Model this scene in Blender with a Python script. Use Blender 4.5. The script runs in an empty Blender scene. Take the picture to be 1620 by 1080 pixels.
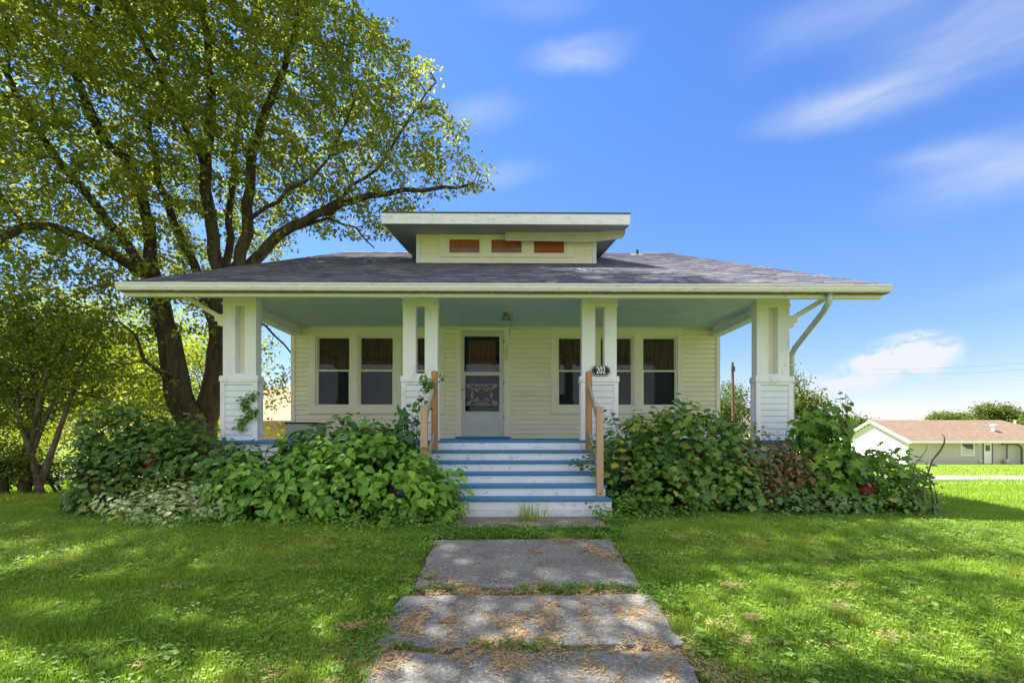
import bpy, math, random
import numpy as np
from mathutils import Vector, Matrix
random.seed(7); RNG = np.random.default_rng(7)
SC = bpy.context.scene; COL = SC.collection
PI = math.pi
# ------------------------------------------------------------------ camera
ZC = 1.09; YAW = math.radians(0.6); FP = 760.0
cam = bpy.data.cameras.new('camera'); cam.sensor_width = 36; cam.lens = FP/1620*36
cam.shift_y = 147/1620; cam.clip_end = 3000; cam.clip_start = .05
camo = bpy.data.objects.new('camera', cam); COL.objects.link(camo)
camo.location = (0, 0, ZC); camo.rotation_euler = (PI/2, 0, -YAW); SC.camera = camo
# ------------------------------------------------------------------ light
SUN_DIR = Vector((-.52, .26, 1.0)).normalized()          # towards the sun
SUN_EL = math.asin(SUN_DIR.z); SUN_AZ = math.atan2(SUN_DIR.x, SUN_DIR.y)
sl = bpy.data.lights.new('sun', 'SUN'); sl.energy = 3.0; sl.angle = math.radians(.55); sl.color = (1, .95, .86)
so = bpy.data.objects.new('sun', sl); COL.objects.link(so)
so.rotation_euler = SUN_DIR.to_track_quat('Z', 'Y').to_euler()
SC.view_settings.view_transform = 'Standard'; SC.view_settings.look = 'None'
SC.view_settings.exposure = 2.5; SC.view_settings.gamma = 1; SC.view_settings.use_curve_mapping = False
SC.render.engine = 'CYCLES'
cy = SC.cycles
cy.max_bounces = 7; cy.diffuse_bounces = 5; cy.glossy_bounces = 3; cy.transmission_bounces = 4
cy.transparent_max_bounces = 8; cy.use_denoising = True; cy.sample_clamp_indirect = 4
cy.caustics_reflective = False; cy.caustics_refractive = False
try: cy.denoiser = 'OPENIMAGEDENOISE'; cy.denoising_prefilter = 'ACCURATE'
except Exception: pass

class NT:
    """small helper for node trees"""
    def __init__(s, tree): s.t = tree; s.n = tree.nodes; s.n.clear()
    def new(s, typ, **kw):
        n = s.n.new(typ)
        for k, v in kw.items():
            if k == 'i':
                for a, b in v.items(): s.set(n, a, b)
            else: setattr(n, k, v)
        return n
    def set(s, n, a, b):
        inp = n.inputs[a]
        if isinstance(b, bpy.types.NodeSocket): s.t.links.new(b, inp)
        elif isinstance(b, bpy.types.Node): s.t.links.new(b.outputs[0], inp)
        else:
            if isinstance(b, tuple) and len(b) == 3 and inp.type == 'RGBA': b = (*b, 1)
            inp.default_value = b
    def math(s, op, a, b=0., c=None, clamp=False):
        n = s.new('ShaderNodeMath', operation=op, use_clamp=clamp); s.set(n, 0, a); s.set(n, 1, b)
        if c is not None: s.set(n, 2, c)
        return n.outputs[0]
    def smooth(s, x, lo, hi, a=0., b=1.):
        n = s.new('ShaderNodeMapRange', interpolation_type='SMOOTHSTEP')
        s.set(n, 0, x); s.set(n, 1, lo); s.set(n, 2, hi); s.set(n, 3, a); s.set(n, 4, b); return n.outputs[0]
    def mix(s, f, a, b, blend='MIX'):
        n = s.new('ShaderNodeMix', data_type='RGBA', blend_type=blend); n.clamp_factor = True
        s.set(n, 0, f); s.set(n, 6, a); s.set(n, 7, b); return n.outputs[2]
    def noise(s, vec, scale, detail=3., rough=.55, dist=0., out=0):
        n = s.new('ShaderNodeTexNoise'); 
        if vec is not None: s.set(n, 'Vector', vec)
        s.set(n, 'Scale', scale); s.set(n, 'Detail', detail); s.set(n, 'Roughness', rough); s.set(n, 'Distortion', dist)
        return n.outputs[out]
    def ramp(s, f, stops, interp='LINEAR'):
        n = s.new('ShaderNodeValToRGB'); s.set(n, 0, f); cr = n.color_ramp; cr.interpolation = interp
        while len(cr.elements) < len(stops): cr.elements.new(.5)
        for e, (p, c) in zip(cr.elements, stops):
            e.position = p; e.color = (*c, 1) if len(c) == 3 else c
        return n.outputs[0]

# ------------------------------------------------------------------ sky
W = bpy.data.worlds.new('World'); SC.world = W; W.use_nodes = True
t = NT(W.node_tree)
sky = t.new('ShaderNodeTexSky', sky_type='NISHITA', sun_disc=False, sun_elevation=SUN_EL, sun_rotation=SUN_AZ,
            altitude=0, air_density=1.0, dust_density=.15, ozone_density=3.0)
gen = t.new('ShaderNodeTexCoord').outputs['Generated']
sp = t.new('ShaderNodeSeparateXYZ', i={0: gen})
azi = t.math('MULTIPLY', t.math('ARCTAN2', sp.outputs[0], sp.outputs[1]), 180/PI)
ele = t.math('MULTIPLY', t.math('ARCSINE', sp.outputs[2]), 180/PI)
pos = t.new('ShaderNodeCombineXYZ', i={0: azi, 1: ele, 2: 0.})
wn = t.new('ShaderNodeVectorMath', operation='SUBTRACT', i={0: t.noise(pos, .11, 4, .6, 0, 1), 1: (.5, .5, .5)})
wsc = t.new('ShaderNodeVectorMath', operation='MULTIPLY', i={0: wn, 1: (5., 2.6, 0.)})
wpos = t.new('ShaderNodeVectorMath', operation='ADD', i={0: pos, 1: wsc}).outputs[0]
def wisp(az, el, rx, ry, rot, amt, streak=True, soft=(0., 1.)):
    m = t.new('ShaderNodeMapping', vector_type='TEXTURE', i={0: wpos, 1: (az, el, 0.), 2: (0., 0., math.radians(rot)), 3: (rx, ry, 1.)})
    d = t.new('ShaderNodeVectorMath', operation='LENGTH', i={0: m})
    k = t.smooth(d.outputs['Value'], soft[0], soft[1], 1., 0.)
    sc = t.new('ShaderNodeMapping', i={0: wpos, 2: (0., 0., math.radians(-rot)), 3: (.05, .34, 1.) if streak else (.28, .42, 1.)})
    nz = t.noise(sc, 1., 6, .62, .3)
    nz = t.smooth(nz, .02 if streak else .30, .92 if streak else .50)
    return t.math('MULTIPLY', t.math('MULTIPLY', k, nz), amt)
cl = None
for a in [(8.6, 38, 9, 2.2, 2, 1.1), (35, 29.2, 11, 2.3, -5, 1.15), (45, 30.5, 13, 4.2, -2, 1.0), (40, 36, 14, 4, 2, .55), (48, 21.5, 13, 3.6, 2, 1.0), (42, 23.5, 6, 1.6, -8, .6),
          (-3.5, 33.5, 8, 2.2, 6, .5), (-1, 28.5, 8, 1.8, 3, .5), (4, 42, 12, 2, 2, .3), (50, 12, 12, 1.6, 4, .4), (30, 36, 8, 3, 0, .3),
          (-50, 34, 22, 4, -8, .5), (-30, 15, 14, 2.6, 5, .5), (80, 24, 26, 5, 8, .6), (120, 34, 30, 6, 4, .6), (-110, 28, 30, 6, 0, .6), (175, 30, 40, 7, 5, .6)]:
    w_ = wisp(*a)
    cl = w_ if cl is None else t.math('ADD', cl, w_, clamp=True)
cu = None
for a in [(40.2, 7.0, 4.6, 2.5, 5, 1.3), (36.5, 5.6, 3.6, 1.9, 0, 1.0), (32.5, 4.6, 3.6, 2.0, -14, .7), (52, 3.6, 4, 2.6, 0, .9),
          (-20, 3, 18, 4, 0, .8), (-48, 5, 16, 5, 0, .8), (75, 6, 14, 6, 0, .8), (110, 6, 20, 6, 0, .8), (150, 6, 22, 6, 0, .8), (-100, 6, 24, 6, 0, .8), (-150, 6, 20, 6, 0, .8)]:
    w_ = wisp(*a, streak=False, soft=(.45, 1.))
    cu = w_ if cu is None else t.math('ADD', cu, w_, clamp=True)
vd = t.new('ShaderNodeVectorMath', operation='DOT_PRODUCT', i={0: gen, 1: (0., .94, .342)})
fill_veil = t.smooth(vd.outputs['Value'], .30, .72, 1., 0.)          # bright cloud added outside the view to whiten and fill the shade
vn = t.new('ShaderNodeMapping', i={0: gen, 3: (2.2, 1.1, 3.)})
fill_veil = t.math('MULTIPLY', fill_veil, t.smooth(t.noise(vn, 1.3, 6, .6, .5), .28, .58, .4, .95))
hsv = t.new('ShaderNodeHueSaturation', i={'Hue': .503, 'Saturation': 1.22, 'Value': 1.0, 'Color': sky})
tint = t.ramp(t.math('DIVIDE', t.math('ABSOLUTE', ele), 60.), [(0, (.60, .50, .60)), (.1, (.68, .60, .70)), (.3, (.80, .74, .84)), (.6, (.86, .80, .93))])
hsv = t.mix(1., hsv, tint, 'MULTIPLY')
c1 = t.mix(t.math('MULTIPLY', cl, .9), hsv, (2.4, 2.75, 3.4))
c1 = t.mix(fill_veil, c1, (4.1, 4.25, 4.5))
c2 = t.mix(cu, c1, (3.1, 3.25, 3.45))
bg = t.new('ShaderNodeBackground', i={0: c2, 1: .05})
t.new('ShaderNodeOutputWorld', i={0: bg})

# ------------------------------------------------------------------ helpers
def at(px, py, y):
    """world point on the sight line of photo pixel (px, py) at world depth y"""
    u = (px-810)/FP; v = (687-py)/FP
    X = u*math.cos(YAW)+math.sin(YAW); Y = math.cos(YAW)-u*math.sin(YAW)
    k = y/Y
    return Vector((X*k, y, ZC+v*k))
def gz(x, y):
    """height of the lawn"""
    x = np.asarray(x, float); y = np.asarray(y, float)
    f = lambda v: np.where(v > 0, v, 0)
    sm = lambda v, w: np.where(v < -w, 0, np.where(v > w, v, (v+w)**2/(4*w)))
    z = -.105*sm(5-y, .35)
    z = z-.0675*sm(y-8, .8)+.0335*sm(y-20, 1.)+.034*sm(y-44, 2.)
    z = z+.105*sm(-2-y, 1)
    far = np.clip((y-9)/10, 0, 1)
    return z+.02*np.sin(x*1.1+y*.7)*np.clip(abs(x)-1.5, 0, 1)*(1-far)*.6+.012*np.sin(x*2.3-y*1.9)*np.clip(abs(x)-1.5, 0, 1)
def tag(o, label=None, cat=None, group=None, kind=None, category=None):
    cat = cat or category
    for k, v in (('label', label), ('category', cat), ('group', group), ('kind', kind)):
        if v: o[k] = v
    return o
WL = {}
def link(o, parent=None, loc=(0, 0, 0)):
    COL.objects.link(o); loc = Vector(loc)
    WL[o.name] = loc
    if parent is not None:
        o.parent = parent; o.location = loc-WL[parent.name]
    else: o.location = loc
    return o
def thing(name, label, cat, loc, group=None, kind=None):
    o = bpy.data.objects.new(name, None); o.empty_display_size = .2
    link(o, None, loc); return tag(o, label, cat, group, kind)
class MB:
    def __init__(s): s.v = []; s.f = []; s.smooth = False
    def box(s, x0, x1, y0, y1, z0, z1, M=None):
        b = len(s.v)
        P = [(x0, y0, z0), (x1, y0, z0), (x1, y1, z0), (x0, y1, z0), (x0, y0, z1), (x1, y0, z1), (x1, y1, z1), (x0, y1, z1)]
        if M is not None: P = [tuple(M @ Vector(p)) for p in P]
        s.v += P
        s.f += [(b, b+3, b+2, b+1), (b+4, b+5, b+6, b+7), (b, b+1, b+5, b+4), (b+1, b+2, b+6, b+5), (b+2, b+3, b+7, b+6), (b+3, b, b+4, b+7)]
        return s
    def prism(s, poly, axis, a, b_):
        """poly of 2D points extruded along axis 'x' (poly = y,z), 'y' (x,z) or 'z' (x,y)"""
        n = len(poly); b = len(s.v)
        for q in (a, b_):
            for p in poly:
                s.v.append({'x': (q, p[0], p[1]), 'y': (p[0], q, p[1]), 'z': (p[0], p[1], q)}[axis])
        s.f.append(tuple(range(b+n-1, b-1, -1))); s.f.append(tuple(range(b+n, b+2*n)))
        for i in range(n):
            j = (i+1) % n; s.f.append((b+i, b+j, b+n+j, b+n+i))
        return s
    def bar(s, p, q, w, h, up=(0, 0, 1)):
        p = Vector(p); q = Vector(q); d = (q-p); L = d.length; d.normalize()
        x = d.cross(Vector(up)).normalized(); z = x.cross(d).normalized()
        M = Matrix((x, d, z)).transposed().to_4x4(); M.translation = p
        return s.box(-w/2, w/2, 0, L, -h/2, h/2, M)
    def tube(s, pts, rad, n=8, cap=True):
        pts = [Vector(p) for p in pts]; m = len(pts)
        if not hasattr(rad, '__len__'): rad = [rad]*m
        b = len(s.v); prev = None
        for i, p in enumerate(pts):
            d = (pts[min(i+1, m-1)]-pts[max(i-1, 0)])
            if d.length < 1e-9: d = Vector((0, 0, 1))
            d.normalize()
            if prev is None:
                a = d.cross(Vector((0, 0, 1)) if abs(d.z) < .9 else Vector((1, 0, 0))).normalized()
            else:
                a = (prev-d*prev.dot(d))
                a = a.normalized() if a.length > 1e-6 else d.orthogonal().normalized()
            prev = a; c = d.cross(a)
            for k in range(n):
                w = 2*PI*k/n; q = p+(a*math.cos(w)+c*math.sin(w))*rad[i]
                s.v.append(tuple(q))
        for i in range(m-1):
            for k in range(n):
                k2 = (k+1) % n; s.f.append((b+i*n+k, b+i*n+k2, b+(i+1)*n+k2, b+(i+1)*n+k))
        if cap: s.f.append(tuple(range(b+n-1, b-1, -1))); s.f.append(tuple(b+(m-1)*n+k for k in range(n)))
        return s
    def lathe(s, prof, c, n=20, lobes=0, la=0):
        b = len(s.v)
        for r, z in prof:
            for k in range(n):
                w = 2*PI*k/n; rr = r*(1+la*math.cos(lobes*w))
                s.v.append((c[0]+rr*math.cos(w), c[1]+rr*math.sin(w), c[2]+z))
        for i in range(len(prof)-1):
            for k in range(n):
                k2 = (k+1) % n; s.f.append((b+i*n+k, b+i*n+k2, b+(i+1)*n+k2, b+(i+1)*n+k))
        s.f.append(tuple(range(b+n-1, b-1, -1))); s.f.append(tuple(b+(len(prof)-1)*n+k for k in range(n)))
        return s
    def build(s, name, mat, parent=None, bevel=0, smooth=False, **kw):
        me = bpy.data.meshes.new(name); me.from_pydata(s.v, [], s.f); me.update()
        me.materials.append(mat)
        if smooth or s.smooth: me.polygons.foreach_set('use_smooth', [True]*len(me.polygons))
        o = bpy.data.objects.new(name, me); link(o, parent); tag(o, **kw)
        if bevel:
            m = o.modifiers.new('bevel', 'BEVEL'); m.width = bevel; m.segments = 2; m.limit_method = 'ANGLE'; m.harden_normals = False
        return o
def fastmesh(name, V, F, mat, parent=None, smooth=False, **kw):
    """V (n,3), F (m,k) arrays"""
    me = bpy.data.meshes.new(name); V = np.ascontiguousarray(V, np.float32); F = np.ascontiguousarray(F, np.int32)
    m, k = F.shape
    me.vertices.add(len(V)); me.vertices.foreach_set('co', V.ravel())
    me.loops.add(m*k); me.loops.foreach_set('vertex_index', F.ravel())
    me.polygons.add(m); me.polygons.foreach_set('loop_start', np.arange(0, m*k, k, dtype=np.int32))
    try: me.polygons.foreach_set('loop_total', np.full(m, k, np.int32))
    except Exception: pass
    me.polygons.foreach_set('use_smooth', np.full(m, smooth, bool))
    me.update(calc_edges=True); me.validate(); me.materials.append(mat)
    o = bpy.data.objects.new(name, me); link(o, parent); return tag(o, **kw)
def norm(a): return a/np.maximum(np.linalg.norm(a, axis=-1, keepdims=True), 1e-9)
def frames(D, N):
    D = norm(D); X = norm(np.cross(D, N)); Z = np.cross(X, D)
    return np.stack([X, D, Z], axis=-1)            # columns
def scatter(tv, tf, P, R, S):
    """copies of template (tv, tf) at P with frame R and size S -> V, F"""
    tv = np.asarray(tv, float); tf = np.asarray(tf, int); n = len(P); S = np.asarray(S, float)
    if S.ndim == 1: S = np.repeat(S[:, None], 3, 1)
    V = np.einsum('nij,nkj->nki', R, tv[None]*S[:, None, :])+P[:, None, :]
    F = tf[None]+(np.arange(n)*len(tv))[:, None, None]
    return V.reshape(-1, 3), F.reshape(-1, tf.shape[1])

# leaf templates: base at origin, length along +y, normal +z
T_DIAMOND = ([(0, 0, 0), (.34, .42, .07), (0, 1, -.1), (-.34, .42, .07)], [(0, 1, 2), (0, 2, 3)])
T_TRI5 = ([(0, 0, 0), (.42, .3, .04), (.2, .55, .05), (0, 1, -.08), (-.2, .55, .05), (-.42, .3, .04)], [(0, 1, 2), (0, 2, 3), (0, 3, 4), (0, 4, 5)])
def _sym(mid, side):
    """folded leaf from midrib points (y,z) and side points (x,y,z)"""
    V = [(0, y, z) for y, z in mid]; nm = len(mid); V += side; ns = len(side); V += [(-x, y, z) for x, y, z in side]
    F = []
    for o, fl in ((nm, 0), (nm+ns, 1)):
        tr = [(0, o, 1)]
        for i in range(ns-1): tr += [(o+i, o+i+1, min(i+1, nm-1))] + ([(min(i+1, nm-1), o+i+1, min(i+2, nm-1))] if i+2 < nm else [])
        F += [(a, b, c) if not fl else (a, c, b) for a, b, c in tr if len({a, b, c}) == 3]
    return V, F
T_OVATE = _sym([(0, 0), (.3, .02), (.62, .0), (1, -.16)], [(.22, .12, .06), (.33, .38, .08), (.17, .74, .0)])
T_HEART = _sym([(.06, 0), (.35, .0), (.68, -.03), (1, -.16)], [(.34, -.04, .05), (.47, .32, .06), (.26, .74, -.02)])
def _fan(out, c, zf):
    V = [(c[0], c[1], .0)]+[(x, y, zf(x, y)) for x, y in out]; n = len(out)
    return V, [(0, 1+i, 1+(i+1) % n) for i in range(n)]
_h = [(.12, -.03), (.42, .02), (.24, .24), (.58, .5), (.2, .58)]
T_MAPLE = _fan([(0, 0)]+_h+[(0, 1)]+[(-x, y) for x, y in _h[::-1]], (0, .35), lambda x, y: .05*abs(x)-.12*y*y)
_h2 = [(.3, -.05), (.44, .12), (.34, .3), (.5, .52), (.22, .66)]
T_LOBE3 = _fan([(0, 0)]+_h2+[(0, 1)]+[(-x, y) for x, y in _h2[::-1]], (0, .35), lambda x, y: .1*abs(x)-.12*y*y)

# ------------------------------------------------------------------ materials
def mat(name, col, rough=.7, var=.12, scale=3., bump=.0, bscale=60., metal=0., grime=None, gamt=.0, gscale=2., spec=.3, streak=None, col2=None, c2amt=.5, coat=0):
    m = bpy.data.materials.new(name); m.use_nodes = True; t = NT(m.node_tree)
    tc = t.new('ShaderNodeTexCoord').outputs['Object']
    if streak: tc2 = t.new('ShaderNodeMapping', i={0: tc, 3: streak}).outputs[0]
    else: tc2 = tc
    c = col
    if col2: c = t.mix(t.smooth(t.noise(tc2, scale*.6, 5, .6), .5-c2amt/2, .5+c2amt/2), col, col2)
    nz = t.noise(tc2, scale, 6, .65)
    v = t.smooth(nz, .25, .75, 1-var, 1+var)
    c = t.mix(1., c, t.new('ShaderNodeCombineColor', i={0: v, 1: v, 2: v}), 'MULTIPLY')
    if grime:
        g = t.math('MULTIPLY', t.smooth(t.noise(tc2, gscale, 8, .78), .52, .72), gamt)
        c = t.mix(g, c, grime)
    p = t.new('ShaderNodeBsdfPrincipled', i={'Base Color': c, 'Roughness': t.smooth(t.noise(tc, scale*2, 4), .2, .8, max(rough-.1, .02), min(rough+.1, 1)), 'Metallic': metal, 'Specular IOR Level': spec})
    if coat: t.set(p, 'Coat Weight', coat)
    if bump:
        b = t.new('ShaderNodeBump', i={'Strength': bump, 'Distance': .01, 'Height': t.noise(tc2, bscale, 5, .7)}); t.set(p, 'Normal', b)
    t.new('ShaderNodeOutputMaterial', i={0: p}); return m
def leafmat(name, stops, trans=.42, tcol=(1.25, 1.35, .55), rough=.5, patch=None, pscale=1.2, spec=.35, base_dark=None):
    """leaf colour picked per leaf; light passes through"""
    m = bpy.data.materials.new(name); m.use_nodes = True; t = NT(m.node_tree)
    ri = t.new('ShaderNodeNewGeometry').outputs['Random Per Island']; ro = t.new('ShaderNodeObjectInfo').outputs['Random']
    r = t.math('FRACT', t.math('ADD', ri, ro))
    tc = t.new('ShaderNodeNewGeometry').outputs['Position']
    r2 = t.math('ADD', t.math('MULTIPLY', r, .7), t.math('MULTIPLY', t.smooth(t.noise(tc, pscale, 3), .3, .7), .3), clamp=True)
    c = t.ramp(r2, stops)
    if patch: c = t.mix(t.smooth(t.noise(tc, patch[1], 4, .6), patch[2], patch[3]), c, patch[0])
    p = t.new('ShaderNodeBsdfPrincipled', i={'Base Color': c, 'Roughness': rough, 'Specular IOR Level': spec})
    tr = t.new('ShaderNodeBsdfTranslucent', i={0: t.mix(1., c, tcol, 'MULTIPLY')})
    ms = t.new('ShaderNodeMixShader', i={0: trans, 1: p, 2: tr})
    t.new('ShaderNodeOutputMaterial', i={0: ms}); return m
def bark(name, col, col2, sc=9):
    m = bpy.data.materials.new(name); m.use_nodes = True; t = NT(m.node_tree)
    tc = t.new('ShaderNodeTexCoord').outputs['Object']
    mp = t.new('ShaderNodeMapping', i={0: tc, 3: (1., 1., .16)})
    n = t.noise(mp, sc, 8, .7, .6)
    c = t.mix(t.smooth(n, .35, .65), col, col2)
    c = t.mix(t.smooth(t.noise(tc, 1.3, 4), .5, .7, 0, .35), c, (.10, .11, .07))
    b = t.new('ShaderNodeBump', i={'Strength': 1., 'Distance': .04, 'Height': n})
    p = t.new('ShaderNodeBsdfPrincipled', i={'Base Color': c, 'Roughness': .9, 'Normal': b, 'Specular IOR Level': .15})
    t.new('ShaderNodeOutputMaterial', i={0: p}); return m
def glass(name, tint=(.9, .93, .95), refl=1.):
    m = bpy.data.materials.new(name); m.use_nodes = True; t = NT(m.node_tree)
    f = t.new('ShaderNodeFresnel', i={0: 1.4})
    wb = t.new('ShaderNodeBump', i={'Strength': .15, 'Distance': .01, 'Height': t.noise(t.new('ShaderNodeTexCoord').outputs['Object'], 2.2, 2)})
    g = t.new('ShaderNodeBsdfGlossy', i={0: (.9, .95, 1.), 1: .03, 'Normal': wb})
    tr = t.new('ShaderNodeBsdfTransparent', i={0: tint})
    ms = t.new('ShaderNodeMixShader', i={0: t.math('MULTIPLY', f, refl*.85, clamp=True), 1: tr, 2: g})
    t.new('ShaderNodeOutputMaterial', i={0: ms}); return m
def randmat(name, stops, rough=.85, bump=.4, bscale=120, nscale=20, nv=.25, nz_amt=.0):
    m = bpy.data.materials.new(name); m.use_nodes = True; t = NT(m.node_tree)
    ri = t.new('ShaderNodeNewGeometry').outputs['Random Per Island']; ro = t.new('ShaderNodeObjectInfo').outputs['Random']
    tc = t.new('ShaderNodeNewGeometry').outputs['Position']
    c = t.ramp(t.math('FRACT', t.math('ADD', ri, ro)), stops)
    v = t.smooth(t.noise(tc, nscale, 5, .7), .25, .75, 1-nv, 1+nv)
    c = t.mix(1., c, t.new('ShaderNodeCombineColor', i={0: v, 1: v, 2: v}), 'MULTIPLY')
    if nz_amt: c = t.mix(t.smooth(t.noise(tc, .9, 6, .7), .5, .72, 0, nz_amt), c, (.16, .17, .10))
    b = t.new('ShaderNodeBump', i={'Strength': bump, 'Distance': .004, 'Height': t.noise(tc, bscale, 3)})
    p = t.new('ShaderNodeBsdfPrincipled', i={'Base Color': c, 'Roughness': rough, 'Normal': b, 'Specular IOR Level': .2})
    t.new('ShaderNodeOutputMaterial', i={0: p}); return m

M_white = mat('white_paint', (.79, .79, .86), .55, .05, 2.5, .12, 40, grime=(.33, .31, .25), gamt=.5, gscale=3.5, streak=(1, 1, .35))
M_wplank = mat('white_clapboard_paint', (.75, .78, .86), .6, .06, 3, .15, 40, grime=(.36, .35, .30), gamt=.28, gscale=5)
M_cream = mat('cream_vinyl', (.88, .80, .62), .55, .05, 1.5, .05, 30, grime=(.36, .32, .20), gamt=.22, gscale=2.5, streak=(.4, 1, 1))
M_ctrim = mat('cream_trim', (.86, .80, .68), .55, .05, 2, .08, 30, grime=(.34, .31, .22), gamt=.3, gscale=4)
M_ceil = mat('pale_blue_ceiling_paint', (.64, .72, .74), .6, .05, 1.6, .05, 30, grime=(.30, .33, .30), gamt=.3, gscale=1.2)
M_gutter = mat('gutter_metal', (.72, .70, .73), .45, .06, 6, .05, 50, grime=(.12, .11, .08), gamt=.7, gscale=16, streak=(.45, 1, 2.2))
M_fasc = mat('fascia_paint', (.82, .78, .77), .55, .05, 4, .1, 40, grime=(.22, .20, .14), gamt=.3, gscale=4, streak=(.5, 1, .6))
M_dfasc = mat('dormer_fascia_paint', (.76, .78, .87), .55, .05, 4, .1, 40, grime=(.16, .14, .11), gamt=.6, gscale=5, streak=(1, 1, 2.4))
M_blue = mat('blue_deck_paint', (.05, .20, .42), .5, .10, 4, .2, 60, grime=(.14, .16, .17), gamt=.8, gscale=11, streak=(.6, 1, 1))
M_riser = mat('white_riser_paint', (.74, .77, .82), .5, .06, 3, .2, 30, grime=(.20, .19, .15), gamt=.7, gscale=13, streak=(.7, 1, 1.2))
M_base = mat('stained_base_paint', (.66, .68, .67), .6, .1, 4, .25, 30, grime=(.10, .10, .08), gamt=.75, gscale=7, streak=(.6, 1, 1.4))
M_post = mat('orange_treated_wood', (.42, .22, .10), .7, .16, 6, .3, 60, streak=(5, 5, .5), grime=(.20, .11, .06), gamt=.5, gscale=5)
M_post2 = mat('faded_treated_wood', (.50, .33, .22), .7, .12, 6, .3, 60, streak=(5, 5, .5), grime=(.30, .19, .12), gamt=.45, gscale=5)
M_rail = mat('weathered_rail_wood', (.36, .30, .24), .75, .15, 6, .3, 60, streak=(4, .6, 4), grime=(.16, .14, .12), gamt=.5)
M_door = mat('storm_door_metal', (.58, .60, .58), .45, .05, 3, .06, 40, grime=(.24, .24, .22), gamt=.45, gscale=5)
M_wood = mat('brown_wood_door', (.24, .085, .04), .5, .35, 4, .1, 40, streak=(7, 1, .6), col2=(.10, .035, .018))
M_dark = mat('unlit_interior_dark', (.012, .012, .012), .8, .1)
M_curt = mat('brown_curtain', (.24, .11, .065), .9, .3, 5, .2, 80, streak=(6, 1, .6), col2=(.07, .045, .035))
M_curt2 = mat('dim_grey_screen', (.11, .11, .10), .9, .12, 2.2, .1, 200, streak=(3., 1, .25), col2=(.17, .17, .17))
M_curt3 = mat('rust_curtain', (.26, .11, .03), .9, .4, 9, .2, 80)
M_red = mat('red_curtain', (.80, .20, .09), .9, .14, 5, .1, 60, streak=(9, 1, .8))
M_mauve = mat('pale_lower_curtain', (.62, .36, .42), .9, .1, 4)
M_iron = mat('wrought_scroll_metal', (.78, .66, .56), .5, .1, 10)
M_brass = mat('brass_numbers', (.52, .33, .10), .4, .1, 10, metal=.6)
M_lamp = mat('rusty_lamp_metal', (.26, .22, .18), .6, .3, 14, grime=(.2, .1, .05), gamt=.6, gscale=20)
M_steel = mat('galvanised_downspout', (.46, .50, .54), .42, .16, 5, .1, 40, metal=.35, grime=(.24, .25, .26), gamt=.6, gscale=6)
M_plate = mat('black_plaque', (.012, .013, .022), .35, .1, 6)
M_pure = mat('white_enamel', (.85, .86, .88), .4, .02, 3)
M_glass = glass('window_glass'); M_screen = glass('screened_glass', (.62, .64, .66), .9)
M_shingle = randmat('slate_blue_shingle', [(0, (.055, .060, .095)), (.2, (.085, .090, .135)), (.42, (.15, .155, .215)), (.6, (.095, .085, .105)), (.78, (.19, .17, .16)), (.9, (.075, .080, .12)), (1, (.22, .21, .24))], nscale=6, nv=.3, nz_amt=.3)
M_drip = mat('drip_edge', (.06, .055, .05), .6)
M_soffit = mat('grey_soffit', (.38, .42, .47), .7, .08, 2, .05, grime=(.22, .21, .2), gamt=.4)
M_tin = mat('beige_soffit_vinyl', (.60, .58, .50), .6, .08, 4, grime=(.3, .28, .22), gamt=.4)
M_con = None
# ------------------------------------------------------------------ ground
def ground_mat():
    m = bpy.data.materials.new('lawn_soil_and_turf'); m.use_nodes = True; t = NT(m.node_tree)
    P = t.new('ShaderNodeNewGeometry').outputs['Position']
    n1 = t.noise(P, .55, 5, .6); n2 = t.noise(P, 7., 6, .7); n3 = t.noise(P, 60., 4, .7)
    c = t.mix(t.smooth(n1, .3, .7), (.11, .16, .025), (.20, .25, .04))
    c = t.mix(t.smooth(n2, .35, .7), c, (.24, .31, .05))
    c = t.mix(t.smooth(n3, .45, .7), c, (.07, .085, .02))
    c = t.mix(t.smooth(t.noise(P, 1.9, 4, .6), .66, .76, 0, .55), c, (.16, .105, .05))
    b = t.new('ShaderNodeBump', i={'Strength': .8, 'Distance': .05, 'Height': t.noise(P, 35., 6, .75)})
    p = t.new('ShaderNodeBsdfPrincipled', i={'Base Color': c, 'Roughness': .95, 'Normal': b, 'Specular IOR Level': .1})
    t.new('ShaderNodeOutputMaterial', i={0: p}); return m
M_ground = ground_mat()
xs = np.unique(np.concatenate([np.linspace(-14, 14, 113), -14-np.geomspace(.5, 900, 40), 14+np.geomspace(.5, 900, 40)]))
ys = np.unique(np.concatenate([np.linspace(-4, 24, 113), -4-np.geomspace(.5, 60, 14), 24+np.geomspace(.5, 1500, 60)]))
gx, gy = np.meshgrid(xs, ys); Vg = np.stack([gx, gy, gz(gx, gy)], -1).reshape(-1, 3)
nx, ny = len(xs), len(ys); I = (np.arange(ny-1)[:, None]*nx+np.arange(nx-1)[None]).ravel()
fastmesh('ground', Vg, np.stack([I, I+1, I+nx+1, I+nx], -1), M_ground, smooth=True, kind='structure')
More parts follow.
